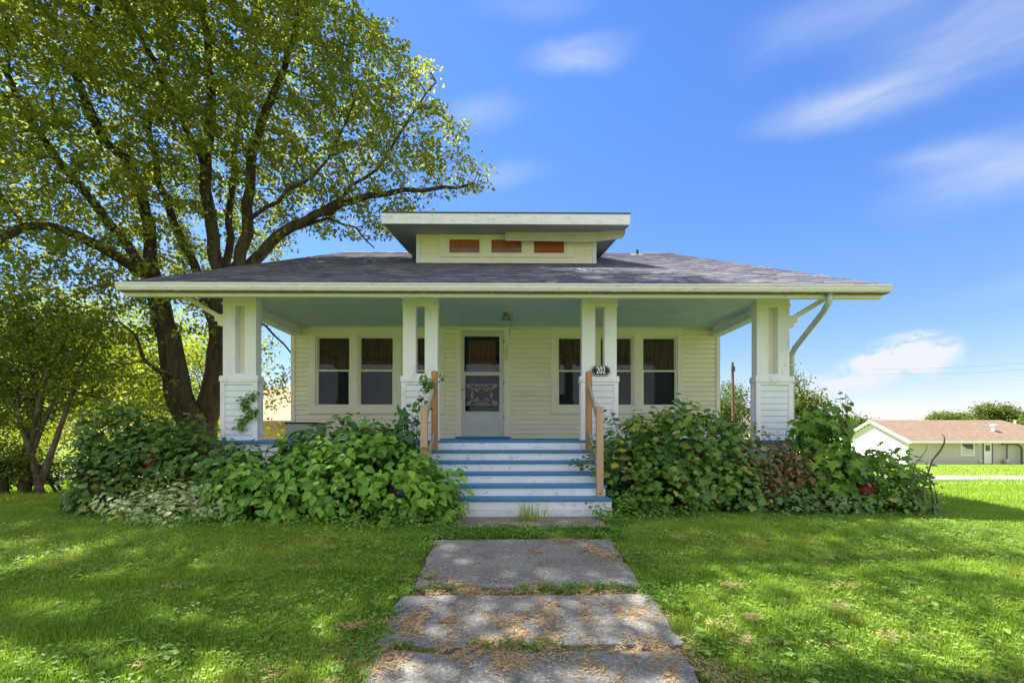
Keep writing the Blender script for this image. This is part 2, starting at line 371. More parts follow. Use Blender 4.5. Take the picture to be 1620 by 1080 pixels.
# road beyond the right lawn
def ribbon(x0, x1, n, fa, fb, dz):
    X = np.linspace(x0, x1, n); V = []
    for x in X:
        for w in np.linspace(0, 1, 5):
            y = fa(x)*(1-w)+fb(x)*w; V.append((x, y, float(gz(x, y))+dz))
    F = [(i*5+k, (i+1)*5+k, (i+1)*5+k+1, i*5+k+1) for i in range(n-1) for k in range(4)]
    return np.array(V), np.array(F)
M_road = mat('road_asphalt', (.20, .20, .21), .9, .12, .8, .3, 60, grime=(.13, .13, .13), gamt=.5, gscale=.6)
M_shoulder = mat('road_gravel_edge', (.42, .39, .35), .95, .2, 5, .5, 60)
near = lambda x: 18.6-.055*(x-15); far_ = lambda x: 23.2-.075*(x-15)
V, F = ribbon(-90, 140, 90, lambda x: near(x)-.5, lambda x: far_(x)+.55, .02); fastmesh('road_shoulder', V, F, M_shoulder, kind='structure')
V, F = ribbon(-90, 140, 90, near, far_, .035); fastmesh('road', V, F, M_road, kind='structure')

# concrete path: four slabs
def conc_mat():
    m = bpy.data.materials.new('path_concrete'); m.use_nodes = True; t = NT(m.node_tree)
    P = t.new('ShaderNodeNewGeometry').outputs['Position']
    c = t.mix(t.smooth(t.noise(P, 2.2, 6, .65), .3, .7), (.13, .126, .122), (.24, .232, .22))
    c = t.mix(t.smooth(t.noise(P, 38., 5, .75), .45, .65, 0, .8), c, (.33, .32, .30))
    c = t.mix(t.smooth(t.noise(P, 85., 3, .7), .52, .66, 0, .8), c, (.06, .058, .057))
    c = t.mix(t.smooth(t.noise(P, 1.1, 8, .75, .8), .56, .66, 0, .45), c, (.27, .22, .155))
    b = t.new('ShaderNodeBump', i={'Strength': .7, 'Distance': .006, 'Height': t.noise(P, 90., 6, .8)})
    p = t.new('ShaderNodeBsdfPrincipled', i={'Base Color': c, 'Roughness': .92, 'Normal': b, 'Specular IOR Level': .2})
    t.new('ShaderNodeOutputMaterial', i={0: p}); return m
M_con = conc_mat()
M_soil = mat('path_bed_soil', (.10, .07, .045), .95, .3, 9, .8, 50, grime=(.20, .15, .09), gamt=.6, gscale=5)
fastmesh('path_bed', np.array([(x, y, -.105*max(0, 5-y)+.006) for y in (1.3, 2.9, 3.7, 4.95) for x in (-.78, 1.06)]), np.array([(0, 1, 3, 2), (2, 3, 5, 4), (4, 5, 7, 6)]), M_soil, kind='structure')
path = thing('path', None, None, (.15, 4.9, 0), kind='structure')
SLABS = [(-.80, 1.18, 5.50, 6.30), (-.73, 1.06, 3.78, 4.93), (-.80, 1.08, 2.93, 3.63), (-.78, 1.03, 1.3, 2.86)]
for si, (x0, x1, y0, y1) in enumerate(SLABS):
    n = 9; mb = MB(); r = random.Random(si)
    ex = lambda a, i: a+.012*math.sin(i*2.1+si*3)+r.uniform(-.008, .008)
    out = [(x0+(x1-x0)*i/n, ex(y0, i)) for i in range(n+1)]+[(ex(x1, i), y0+(y1-y0)*i/n) for i in range(1, n)]+\
          [(x1-(x1-x0)*i/n, ex(y1, i)) for i in range(n+1)]+[(ex(x0, i), y1-(y1-y0)*i/n) for i in range(1, n)]
    m_ = len(out); tilt = r.uniform(-.004, .004)
    for dz in (-.10, .022):
        for x, y in out: mb.v.append((x, y, -.105*max(0, 5-y)+dz+tilt*(x-x0)+(0 if y < 5 else .0)))
    mb.f.append(tuple(range(m_, 2*m_)))
    for i in range(m_): j = (i+1) % m_; mb.f.append((i, j, m_+j, m_+i))
    mb.build('slab', M_con, path, bevel=.006)

# ------------------------------------------------------------------ house
YW = 10.28
H = thing('house', 'white bungalow with slate shingle roof, deep front porch, slim dormer and blue-edged steps', 'house', (0, YW, 0))
HE = 3.27; SL = .425; YE = 6.95; YR = 16.2
rz = lambda y: HE+SL*(y-YE)
RX = 5.50
# roof decks
rf = MB(); th = .13
rf.prism([(YE, rz(YE)-th), (YR, rz(YR)-th), (YR, rz(YR)-.006), (YE, rz(YE)-.006)], 'x', -RX+.01, RX-.01)
rf.prism([(YR+.002, rz(YR)-th), (YR+9.2, rz(YR)-th-SL*9.2), (YR+9.2, rz(YR)-SL*9.2-.006), (YR+.002, rz(YR)-.006)], 'x', -RX+.01, RX-.01)
ROOF = rf.build('roof', M_drip, H)
for s in (-1, 1):
    rk = MB()
    xa, xb = (s*RX, s*(RX-.03)); x0, x1 = min(xa, xb)+s*.02, max(xa, xb)+s*.02
    rk.prism([(YE+.02, rz(YE)-.17), (YR-.002, rz(YR)-.17), (YR-.002, rz(YR)-.02), (YE+.02, rz(YE)-.02)], 'x', x0, x1)
    rk.prism([(YR+.002, rz(YR)-.17), (YR+9.2, rz(YR)-.17-SL*9.2), (YR+9.2, rz(YR)-.02-SL*9.2), (YR+.002, rz(YR)-.02)], 'x', x0, x1)
    rk.build('rake_board', M_fasc, ROOF)

# shingles: each tab its own thin tilted wedge
ca = 1/math.sqrt(1+SL*SL); sa = SL*ca; EXP = .143
sv = [(0, 0, 0), (1, 0, 0), (1, EXP*1.9, 0), (0, EXP*1.9, 0), (0, 0, .011), (1, 0, .011), (1, EXP*1.9, .003), (0, EXP*1.9, .003)]
sf = [(4, 5, 6, 7), (0, 1, 5, 4), (1, 2, 6, 5), (3, 0, 4, 7)]
def slope_pt(x, u, y0=YE, sgn=1):      # u metres up the slope
    return (x, y0+sgn*u*ca, HE+u*sa if sgn > 0 else rz(YR)-u*sa)
sh_list = []
NC = int((YR-YE)/ca/EXP)
for c in range(NC+1):
    u = c*EXP; x = -RX-random.uniform(0, .3)
    while x < RX:
        w = random.choice([.17, .22, .28, .34, .40]); a, b_ = max(x, -RX), min(x+w, RX)
        if b_-a > .03: sh_list.append((a, b_-a-.004, u+random.uniform(-.004, .004), random.uniform(-.0015, .003)))
        x += w
sme = bpy.data.meshes.new('shingle'); sme.from_pydata([(a, b*ca-c_*sa, b*sa+c_*ca) for a, b, c_ in sv], [], sf); sme.materials.append(M_shingle)
for i, (x, w, u, dz) in enumerate(sh_list[:300]):
    o = bpy.data.objects.new('shingle', sme); p = slope_pt(x, u-.012); link(o, ROOF, (p[0], p[1], p[2]+.002+dz)); o.scale = (w, 1, 1)
def shingle_field(lst, y0=YE):
    V = []; F = []; 
    A = np.array(lst); n = len(A); tv = np.array(sv)
    V = np.zeros((n, 8, 3)); u = np.minimum(A[:, 2:3]+tv[None, :, 1], (YR-YE)/ca); h = tv[None, :, 2]+A[:, 3:4]+.002
    V[:, :, 0] = A[:, 0:1]+tv[None, :, 0]*A[:, 1:2]
    V[:, :, 1] = YE+u*ca-h*sa; V[:, :, 2] = HE+u*sa+h*ca
    F = np.array(sf)[None]+(np.arange(n)*8)[:, None, None]
    return V.reshape(-1, 3), F.reshape(-1, 4)
V, F = shingle_field(sh_list[300:]); fastmesh('shingle_field', V, F, M_shingle, ROOF, kind='stuff')
Vb = V.copy(); Vb[:, 1] = 2*YR-Vb[:, 1]
fastmesh('rear_shingle_field', Vb, F[:, ::-1], M_shingle, ROOF, kind='stuff')
rg = MB()
for i in range(44):
    x0 = -RX+i*.2527
    rg.prism([(YR-.13, rz(YR)-.055+.018), (YR, rz(YR)+.026), (YR+.13, rz(YR)-.055+.018), (YR, rz(YR)+.012)], 'x', x0, x0+.262-.002*(i % 2))
rg.build('ridge_cap', M_shingle, ROOF)
vp = at(1008, 400, 15.0)
MB().tube([(vp.x, 15.0, rz(15)-.05), (vp.x, 15.0, rz(15)+.17)], .045, 10).build('vent_pipe', M_drip, ROOF)
MB().prism([(14.83, rz(14.83)+.02), (15.17, rz(15.17)+.02), (15.17, rz(15.17)+.035), (14.83, rz(14.83)+.035)], 'x', vp.x-.17, vp.x+.17).build('pipe_flashing', M_steel, ROOF)
wr = MB(); p0 = at(905, 436, 9.2); pp = [(p0.x+.03*i-.02, 9.1+.35*math.sin(i*.5), 0) for i in range(13)]
wr.tube([(a, b, rz(b)+.03) for a, b, _ in pp], .006, 5).build('loose_wire', M_steel, ROOF)
# gutter, fascia
G = MB(); GX = 5.505
prof = [(YE-.11, HE-.145), (YE-.02, HE-.145), (YE-.02, HE+.0), (YE-.026, HE+.0), (YE-.026, HE-.138), (YE-.104, HE-.138), (YE-.122, HE-.075), (YE-.122, HE-.02), (YE-.135, HE-.012), (YE-.135, HE+.0), (YE-.128, HE+.004), (YE-.13, HE-.022), (YE-.128, HE-.08)]
prof = [(YE-.118, HE-.140), (YE-.01, HE-.140), (YE-.01, HE-.01), (YE-.016, HE-.01), (YE-.016, HE-.134), (YE-.110, HE-.134), (YE-.130, HE-.075), (YE-.130, HE-.028), (YE-.138, HE-.022), (YE-.138, HE+.004), (YE-.150, HE+.004), (YE-.150, HE-.030), (YE-.138, HE-.034), (YE-.138, HE-.082)]
gm_ = lambda P_: [(y, HE-.042+(z-HE)*.68) for y, z in P_]
G.prism(gm_(prof), 'x', -GX, GX)
for s in (-1, 1): G.prism(gm_([(YE-.148, HE+.0), (YE-.138, HE-.08), (YE-.118, HE-.138), (YE-.012, HE-.138), (YE-.012, HE-.01)]), 'x', s*GX-.003+s*.004, s*GX+.003+s*.004)
G.build('gutter', M_gutter, H, bevel=.002)
MB().box(-GX+.01, GX-.01, YE-.117, YE-.012, HE-.152, HE-.1385).build('dark_gutter_strip', mat('gutter_strip_dark', (.20, .18, .13), .8, .3, 8, grime=(.6, .58, .5), gamt=.7, gscale=14), H)  # thin dark brown strip under the gutter, with paler patches
fb = at(300, 470, 7.0).z
MB().box(-5.47, 5.48, 6.952, 7.03, fb, HE-.03).build('fascia_board', M_fasc, H, bevel=.004)
# porch ceiling boards
CZ = lambda y: 3.275+(y-7.03)*.115/3.25
nb = 13; CEIL = bpy.data.objects.new('porch_ceiling', None); link(CEIL, H, (0, YW, 3.3))
for i in range(nb):
    y0 = 7.04+i*(YW-7.04)/nb; y1 = y0+(YW-7.04)/nb-.003
    MB().prism([(y0, CZ(y0)), (y1, CZ(y1)), (y1, CZ(y1)+.018), (y0, CZ(y0)+.018)], 'x', -4.57, 4.57).build('ceiling_board', M_ceil, CEIL)
# side beams + gable infill over the beams
for s in (-1, 1):
    a, b_ = sorted((s*4.60, s*4.40))
    MB().box(a, b_, 7.84, YW-.03, 3.195, 3.46).build('side_beam', M_white, H, bevel=.004)
    a, b_ = sorted((s*4.585, s*4.50))
    MB().prism([(7.85, 3.461), (YW+.1, 3.461), (YW+.1, rz(YW+.1)-th-.005), (7.85, rz(7.85)-th-.005)], 'x', a, b_).build('gable_infill', M_wplank, H)
# wall cores
cor = MB()
wx = lambda px: at(px, 600, YW).x
WXL, WXR = wx(461.5), wx(1138)
LG = (wx(488.5), wx(703)); RG = (wx(871.6), wx(1080)); DG = (wx(721), wx(807.4))
wz = lambda py: at(802, py, YW).z
GZ0, GZ1 = wz(654.5), 3.385
for a, b_ in ((WXL, LG[0]+.04), (LG[1]-.04, DG[0]+.04), (DG[1]-.04, RG[0]+.04), (RG[1]-.04, WXR)):
    cor.box(a, b_, YW+.02, YW+.14, .1, 3.6)
for a, b_ in (LG, RG): cor.box(a+.04, b_-.04, YW+.02, YW+.14, .1, GZ0+.03)
cor.box(DG[0]+.04, DG[1]-.04, YW+.02, YW+.14, .1, 1.02)
FW = cor.build('front_wall', M_cream, H)
sw = MB()
for s, xx in ((-1, WXL), (1, WXR)):
    a, b_ = sorted((xx, xx-s*.12))
    sw.prism([(YW+.142, -.9), (22.1, -1.1), (22.1, rz(10.3)-.3), (YR, rz(YR)-th-.03), (YW+.142, rz(YW+.142)-th-.03)], 'x', a, b_)
sw.box(WXL+.13, WXR-.13, 22.0, 22.1, -1.1, 4.4)
sw.build('side_wall', M_cream, H)
sp_ = MB()
for s, xx in ((-1, WXL), (1, WXR)):      # lapped siding of the two long sides, out of the photo's sight
    for k in range(36):
        z0 = .0+k*.1016; y1 = 22.0
        a, b_ = (xx-.018, xx-.002) if s < 0 else (xx+.002, xx+.018)
        yb = YW+.16 if z0 < rz(YW)-.3 else YW+.16+(z0-rz(YW)+.3)/SL
        pr = [(a, z0), (b_, z0), (b_, z0+.1), (b_-.013, z0+.1)] if s < 0 else [(a, z0), (b_, z0), (a+.013, z0+.1), (a, z0+.1)]
        sp_.prism(pr, 'y', yb, y1)
sp_.build('side_siding', M_cream, H, kind='stuff')
# front clapboards, each its own plank
PH = .1016
def plank(x0, x1, yf, z, h, m, parent, out=.026):
    gr_ = z+h-.016; mb = MB(); mb.prism([(yf-out+.003, z), (yf+.002, z), (yf+.002, z+h), (yf-.002, z+h), (yf-.002, gr_+.006), (yf-out+.004, gr_), (yf-out, z+.006)], 'x', x0, x1)
    return mb.build('plank', m, parent)
ncs = int((3.375-1.004)/PH)+1
for k in range(ncs):
    z = 1.004+k*PH; h = min(PH-.001, 3.378-z)
    if h < .02: continue
    segs = [(WXL+.075, WXR-.075)]
    def cut(a, b_, segs):
        o = []
        for p, q in segs:
            if b_ <= p or a >= q: o.append((p, q)); continue
            if a > p+.01: o.append((p, a))
            if b_ < q-.01: o.append((b_, q))
        return o
    if z+h > GZ0+.01:
        segs = cut(LG[0]+.003, LG[1]-.003, segs); segs = cut(RG[0]+.003, RG[1]-.003, segs)
    segs = cut(DG[0]+.003, DG[1]-.003, segs) if z > 1.0+.05 or True else segs
    for p, q in segs: plank(p, q, YW+.018, z, h, M_cream, FW)
for a, b_ in ((WXL-.012, WXL+.073), (WXR-.073, WXR+.012)):
    MB().box(a, b_, YW-.022, YW+.10, 1.0, 3.40).build('corner_board', M_ctrim, FW, bevel=.003)

# windows
def window(x0, x1, zt, zm, zb, kind, parent_name='window'):
    """double-hung window; x0..x1 sash outer width"""
    fr = MB(); y = YW; w = .032
    jy0, jy1 = y-.0, y+.10
    fr.box(x0-.012, x0+w-.008, jy0, jy1, zb-.03, zt+.03); fr.box(x1-w+.008, x1+.012, jy0, jy1, zb-.03, zt+.03)
    fr.box(x0+w-.008, x1-w+.008, jy0, jy1, zt+.0, zt+.03); fr.box(x0+w-.008, x1-w+.008, jy0-.01, jy1, zb-.05, zb-.03)
    WN = fr.build('window', M_ctrim, H, bevel=.002)
    up = MB(); a, b_ = x0+w-.006, x1-w+.006
    s_ = .022
    def sash(z0, z1, yy, nm, bot=.03, top=.022):
        m = MB(); m.box(a, a+s_, yy, yy+.03, z0, z1); m.box(b_-s_, b_, yy, yy+.03, z0, z1)
        m.box(a+s_, b_-s_, yy, yy+.03, z0, z0+bot); m.box(a+s_, b_-s_, yy, yy+.03, z1-top, z1)
        m.build('sash', M_ctrim, WN, bevel=.002)
    sash(zm-.012, zt, y+.045, 'u', .03); sash(zb-.03, zm+.02, y+.012, 'l', .035, .034)
    MB().box(a+s_, b_-s_, y+.058, y+.061, zm+.016, zt-.02).build('pane', M_glass, WN)
    MB().box(a+s_, b_-s_, y+.026, y+.029, zb+.003, zm-.012).build('pane', M_screen, WN)
    # pleated curtain behind the upper pane, blind behind the lower one
    cu = MB(); n = 34; b0 = 0
    for i in range(n+1):
        xx = a+(b_-a)*i/n; yy = y+.088+.008*math.sin(i*1.35+x0*5)
        cu.v += [(xx, yy, zm-.02), (xx, yy, zt+.01)]
        if i: cu.f.append((2*i-2, 2*i, 2*i+1, 2*i-1))
    cu.build('curtain', M_curt, WN)
    lo = MB()
    for i in range(n+1):
        xx = a+(b_-a)*i/n; yy = y+.088+.006*math.sin(i*.9+x0*3)
        lo.v += [(xx, yy, zb-.03), (xx, yy, zm-.0205)]
        if i: lo.f.append((2*i-2, 2*i, 2*i+1, 2*i-1))
    lo.build('curtain', M_curt3 if kind == 'rust' else M_curt2, WN)
    return WN
zt, zm, zb = wz(533), wz(586.5), wz(640)
for nm, (a, b_), wins in (('l', LG, [(500, 555), (567, 624), (635.5, 692)]), ('r', RG, [(881, 935), (947.5, 1002), (1015, 1071)])):
    xs_ = [(wx(p), wx(q)) for p, q in wins]
    c = MB(); y0, y1 = YW-.024, YW+.012
    c.box(a, xs_[0][0]-.012, y0, y1, GZ0+.045, GZ1); c.box(xs_[-1][1]+.012, b_, y0, y1, GZ0+.045, GZ1)
    for i in range(2): c.box(xs_[i][1]+.012, xs_[i+1][0]-.012, y0, y1, zb-.03, zt+.03)
    c.box(xs_[0][0]-.012, xs_[-1][1]+.012, y0, y1, zt+.03, GZ1)
    CAS = c.build('window_casing', M_ctrim, H, bevel=.004)
    MB().box(xs_[0][0]-.012, xs_[-1][1]+.012, y0-.002, y1, GZ0+.045, zb-.03).build('apron', M_ctrim, CAS, bevel=.003)
    MB().box(a-.005, b_+.005, y0-.016, y1, GZ0, GZ0+.044).build('sill', M_ctrim, CAS, bevel=.004)
    for i, (p, q) in enumerate(xs_): window(p, q, zt, zm, zb, 'rust' if nm == 'r' and i == 1 else '')
# frieze strip where wall meets ceiling
MB().box(WXL+.2, WXR-.2, YW-.04, YW-.025, 3.355, CZ(YW)-.002).build('frieze_strip', M_ceil, H)

# door
D = MB(); y0, y1 = YW-.026, YW+.10
dx0, dx1 = wx(729.6), wx(798); dzt = wz(523.5); dzb = 1.047
D.box(DG[0], dx0, y0, y1, 1.045, 3.385); D.box(dx1, DG[1], y0, y1, 1.045, 3.385); D.box(dx0, dx1, y0, y1, dzt, 3.385)
D.box(dx0, dx0+.014, YW-.005, YW+.05, dzb, dzt); D.box(dx1-.014, dx1, YW-.005, YW+.05, dzb, dzt)
DF = D.build('door_casing', M_ctrim, H, bevel=.004)
MB().box(DG[0]-.0, DG[1]+.0, YW-.12, YW+.06, 1.003, 1.044).build('threshold', M_blue, DF, bevel=.004)
gu = (wx(734.5), wx(790), wz(588), wz(532)); gl = (wx(736), wx(790), wz(650.5), wz(594))
s = MB(); sx0, sx1 = dx0+.016, dx1-.016; yy0, yy1 = YW+.0, YW+.035
s.box(sx0, gu[0], yy0, yy1, dzb, dzt-.004); s.box(gu[1], sx1, yy0, yy1, dzb, dzt-.004)
s.box(gu[0], gu[1], yy0, yy1, gu[3], dzt-.004); s.box(gu[0], gu[1], yy0, yy1, gl[3], gu[2])
s.box(gu[0], gu[1], yy0, yy1, dzb, dzb+.05); s.box(gu[0], gu[1], yy0, yy1, gl[2]-.05, gl[2]); s.box(gu[0], gl[0]+.0, yy0+.001, yy1, gl[2], gl[3])
DOOR = s.build('storm_door', M_door, H, bevel=.004)
MB().box(gu[0]-.01, gu[1]+.01, YW+.012, YW+.024, dzb+.045, gl[2]-.045).build('kick_panel', M_door, DOOR)
MB().box(gu[0], gu[1], YW+.014, YW+.018, gu[2], gu[3]).build('pane', M_glass, DOOR)
MB().box(gl[0], gu[1], YW+.014, YW+.018, gl[2], gl[3]).build('pane', M_screen, DOOR)
MB().box(gu[0]-.03, gu[1]+.03, YW+.092, YW+.10, dzb, dzt).build('dark_door_backing', M_dark, DOOR)  # near-black sheet stands in for the unlit room behind the glass
MB().box(gu[0]+.085, gu[1]-.075, YW+.062, YW+.085, dzb, gu[3]-.075).build('inner_wood_door', M_wood, DOOR, bevel=.004)
hx, hz = wx(732.3), wz(617)
MB().lathe([(.0, 0), (.018, .002), (.022, .012), (.014, .03), (.02, .045), (.012, .058), (0, .06)], (hx, YW-.05, hz-.03), 12).build('door_handle', M_brass, DOOR, smooth=True)
for zz in (wz(606), wz(659), wz(540)): MB().box(sx1-.006, sx1+.014, YW-.012, YW+.0, zz-.04, zz+.04).build('hinge', M_lamp, DOOR, bevel=.003)
# scroll grille
gr = MB(); gx0, gx1 = wx(733.5), wx(791); gz1_, gz0_ = wz(608.5), wz(640); gc = (gx0+gx1)/2; yg = YW-.012
gr.tube([(gx0, yg, gz1_), (gx1, yg, gz1_)], .006, 6); gr.tube([(gx0, yg, gz0_), (gx1, yg, gz0_)], .006, 6)
def spiral(cx, cz, r, a0, turns, dirn, tail=None):
    n = 26; P = []
    for i in range(n+1):
        f = i/n; rr = r*(1-.8*f); a = a0+dirn*turns*2*PI*f; P.append((cx+rr*math.cos(a), yg-.004, cz+rr*math.sin(a)))
    if tail: P = [tail]+P
    gr.tube(P, .0048, 5)
hh = gz1_-gz0_
for sx in (-1, 1):
    for sz, zc in ((1, gz1_), (-1, gz0_)):
        spiral(gc+sx*.075, zc-sz*.078, .072, -sz*PI/2 if 1 else 0, 1.35, sx*sz, (gc+sx*.30, yg-.004, zc-sz*.012))
        spiral(gc+sx*.285, zc-sz*.045, .038, PI/2*sz, 1.1, -sx*sz, (gc+sx*.17, yg-.004, (gz0_+gz1_)/2+sz*.035))
    spiral(gc+sx*.205, (gz0_+gz1_)/2+.028, .026, -PI/2, .9, sx, (gc+sx*.16, yg-.004, (gz0_+gz1_)/2-.0))
    spiral(gc+sx*.205, (gz0_+gz1_)/2-.028, .026, PI/2, .9, -sx, (gc+sx*.16, yg-.004, (gz0_+gz1_)/2+.0))
gr.tube([(gc, yg-.004, gz1_), (gc, yg-.004, gz1_-.07)], .004, 5); gr.tube([(gc, yg-.004, gz0_), (gc, yg-.004, gz0_+.07)], .004, 5)
gr.build('scroll_grille', M_iron, DOOR, smooth=True)
def text(body, loc, size, m, parent, name, sx=1., ext=.004, off=0.):
    c = bpy.data.curves.new(name, 'FONT'); c.body = body; c.size = size; c.extrude = ext; c.offset = off
    c.align_x = 'CENTER'; c.align_y = 'CENTER'; c.materials.append(m)
    q_ = bpy.data.objects.new('tmp', c); COL.objects.link(q_); dg = bpy.context.evaluated_depsgraph_get()
    me = bpy.data.meshes.new_from_object(q_.evaluated_get(dg)); bpy.data.objects.remove(q_)
    o = bpy.data.objects.new(name, me); link(o, parent, loc); o.rotation_euler = (PI/2, 0, 0); o.scale = (sx, 1, 1); return o
for ch, py in (('2', 551), ('0', 559), ('2', 567.5)): text(ch, (wx(801.6), YW-.031, wz(py)), .135, M_brass, DF, 'number', .8)

# porch light
lp = at(800.3, 499, 8.9); lz = CZ(8.9)
PL = MB().lathe([(.055, 0), (.06, -.012), (.03, -.03), (.0, -.03)], (lp.x, 8.9, lz), 18).build('porch_light', M_lamp, H, smooth=True)
MB().lathe([(.03, -.03), (.045, -.035), (.075, -.075), (.092, -.125), (.085, -.128), (.06, -.07), (.0, -.04)], (lp.x, 8.9, lz), 20).build('lamp_shade', M_lamp, PL, smooth=True)
MB().lathe([(.0, -.125), (.03, -.118), (.042, -.09), (.03, -.06), (0, -.05)], (lp.x, 8.9, lz), 14).build('bulb', M_pure, PL, smooth=True)
MB().tube([(lp.x+.07, 8.95, lz-.01), (lp.x+.13, 9.3, CZ(9.3)-.012), (lp.x+.10, 10.0, CZ(10)-.012), (lp.x+.09, YW-.03, CZ(YW)-.02), (lp.x+.07, YW-.034, 3.2)], .005, 5).build('cable', M_lamp, PL)

# porch floor, skirt
PF = MB().box(-4.62, 4.62, 7.50, YW+.02, .955, 1.0).build('porch_floor', M_blue, H, bevel=.006)
fd = MB().box(-4.58, 4.58, 7.56, 7.60, .83, .953); fd.build('porch_rim', M_white, H, bevel=.003)
SK = MB().box(-4.56, 4.56, 7.60, 7.66, -.25, .953).build('porch_skirt', M_wplank, H)
for k in range(10):
    z = .83-.0995*(k+1)
    for a, b_ in ((-3.96, -1.66), (1.78, 3.98)): plank(a, b_, 7.598, z, .098, M_wplank, SK, .016)
for s in (-1, 1): a, b_ = sorted((s*4.56, s*4.50)); MB().box(a, b_, 7.67, YW, -.3, .953).build('porch_skirt', M_wplank, H)

# piers
PY = 7.63
def pier(x0, x1, u0, u1, s0, s1, corner, dep=.19):
    """x0..x1 lower pier, u0..u1 upper column, s0..s1 slot"""
    zt_ = 3.285; zl = at(0, 597, PY).z; zsl0 = at(0, 589.5, PY).z; zsl1 = at(0, 482, PY).z
    m = MB(); y0 = PY+.012; y1 = y0+dep-.02
    m.box(u0, s0, y0, y1, zl+.01, zt_); m.box(s1, u1, y0, y1, zl+.01, zt_)
    m.box(s0, s1, y0, y1, zl+.01, zsl0); m.box(s0, s1, y0, y1, zsl1, zt_)
    P = m.build('porch_pier', M_white, H, bevel=.003)
    if corner: MB().box(s0-.005, s1+.005, y1-.03, y1-.004, zsl0-.002, zsl1+.002).build('slot_back', M_ctrim, P)
    MB().box(u0-.015, u1+.015, y0-.012, y1+.01, at(0, 480.5, PY).z, at(0, 476.5, PY).z).build('top_trim', M_white, P, bevel=.004)
    cp = MB(); cp.prism([(PY-.012, zl-.06), (PY+dep+.012, zl-.06), (PY+dep+.012, zl), (PY+dep-.01, zl+.035), (PY+.01, zl+.035), (PY-.012, zl)], 'x', x0-.012, x1+.012)
    cp.build('cap', M_white, P, bevel=.004)
    w = .075; zb_ = -.06
    cr = MB()
    cr.box(x0, x0+w, PY, PY+w, zb_, zl-.061); cr.box(x1-w, x1, PY, PY+w, zb_, zl-.061)
    cr.box(x0, x0+w, PY+dep-w, PY+dep, zb_, zl-.061); cr.box(x1-w, x1, PY+dep-w, PY+dep, zb_, zl-.061)
    cr.box(x0+w, x1-w, PY, PY+.03, zl-.10, zl-.061)
    cr.build('corner_board', M_white, P, bevel=.003)
    MB().box(x0+.03, x1-.03, PY+.03, PY+dep-.03, zb_, zl-.061).build('core', M_wplank, P)
    z = zl-.10; k = 0
    while z > .05:
        z -= .1; plank(x0+w+.001, x1-w-.001, PY+.028, z, .099, M_wplank, P, .018)
        if dep > .16:
            for s in (-1, 1):
                xx = x0+.012 if s < 0 else x1-.03
                mb = MB(); mb.prism([(xx, z), (xx+.018, z), (xx+(.018 if s < 0 else .008), z+.098), (xx+(.01 if s < 0 else .0), z+.098)], 'y', PY+w+.001, PY+dep-w-.001); mb.build('plank', M_wplank, P)
    return P
q = lambda px, y=PY: at(px, 600, y).x
pier(q(348), q(407), q(351.7), q(404.4), q(371.2), q(386.4), True)
pier(q(1196.5), q(1255.5), q(1198), q(1250), q(1216.5), q(1231.5), True)
pier(q(634.6), q(694), q(637), q(692), q(657.3), q(671.6), False, .19)
PR = pier(q(919), q(978.5), q(921), q(976), q(942), q(956.8), False, .19)
# address plaque on the pier beside the steps
pc = at(950.5, 586, PY-.03); w2, h2 = .150, .078
def plaque_outline(w, h, c):
    P = []
    for sx, sz in ((1, 1), (-1, 1), (-1, -1), (1, -1)):
        a = [(w, h-c), (w-c*.25, h-c*.75), (w-c*.75, h-c*.35), (w-c*.9, h)] if True else 0
        a = [(sx*x, sz*z) for x, z in a]
        P += a if sx*sz > 0 else a[::-1]
    return P
m = MB(); m.prism([(pc.x+x, pc.z+z) for x, z in plaque_outline(w2, h2, .05)], 'y', PY-.026, PY-.014)
SG = m.build('address_plaque', M_plate, H, bevel=.002)
ol = plaque_outline(w2-.008, h2-.008, .05); m = MB(); m.tube([(pc.x+x, PY-.027, pc.z+z) for x, z in ol+[ol[0]]], .003, 5); m.build('rim', M_pure, SG)
text('202', (pc.x, PY-.030, pc.z), .15, M_pure, SG, 'number', .66, .004, .0015)

# knee braces
for s, (xa, xb) in ((-1, (q(347), -5.12)), (1, (q(1254), 5.15))):
    zlo = at(0, 500, PY).z; zhi = at(0, 470, 7.6).z+.03
    KB = MB().bar((xa+s*.05, PY+.08, zlo+.02), (xb+s*.0, PY+.08, zhi+.02), .07, .085, (0, 1, 0)).build('knee_brace', M_fasc, H, bevel=.004)
    a, b_ = sorted((xa-s*.03, xa+s*.10)); m = MB().box(a, b_, PY+.035, PY+.125, zlo-.06, zlo+.05)
    a, b_ = sorted((xa-s*.03, xa+s*.05)); m.box(a, b_, PY+.037, PY+.123, zlo-.13, zlo-.061); m.build('block', M_fasc, KB, bevel=.004)
# downspout
g0 = at(1311, 462, 6.92); dsx = q(1254.5)+.03; z1_ = at(0, 476, 6.93).z
e1 = Vector((g0.x, 6.93, z1_)); e2 = Vector((dsx, 7.70, at(0, 556, 7.7).z)); 
DS = MB().tube([(g0.x, 6.9, HE-.13), (g0.x, 6.9, HE-.16), (g0.x, 6.905, z1_+.02), e1+Vector((-.004, .03, -.03)), e1+Vector((-.01, .09, -.10)),
                e2+Vector((.006, -.06, .07)), e2+Vector((0, -.01, -.0)), (dsx, 7.72, e2.z-.06), (dsx, 7.72, .12)], .044, 10).build('downspout', M_steel, H, smooth=True)
for zz in (2.2, 1.2): MB().box(dsx-.05, dsx+.05, 7.675, 7.77, zz, zz+.025).build('strap', M_steel, DS)
for zz in (-.2, .0): MB().lathe([(.041, 0), (.043, .004), (.043, .02), (.041, .024)], (g0.x, 6.9, HE-.17+zz*.0-.02), 12).build('collar', M_steel, DS)

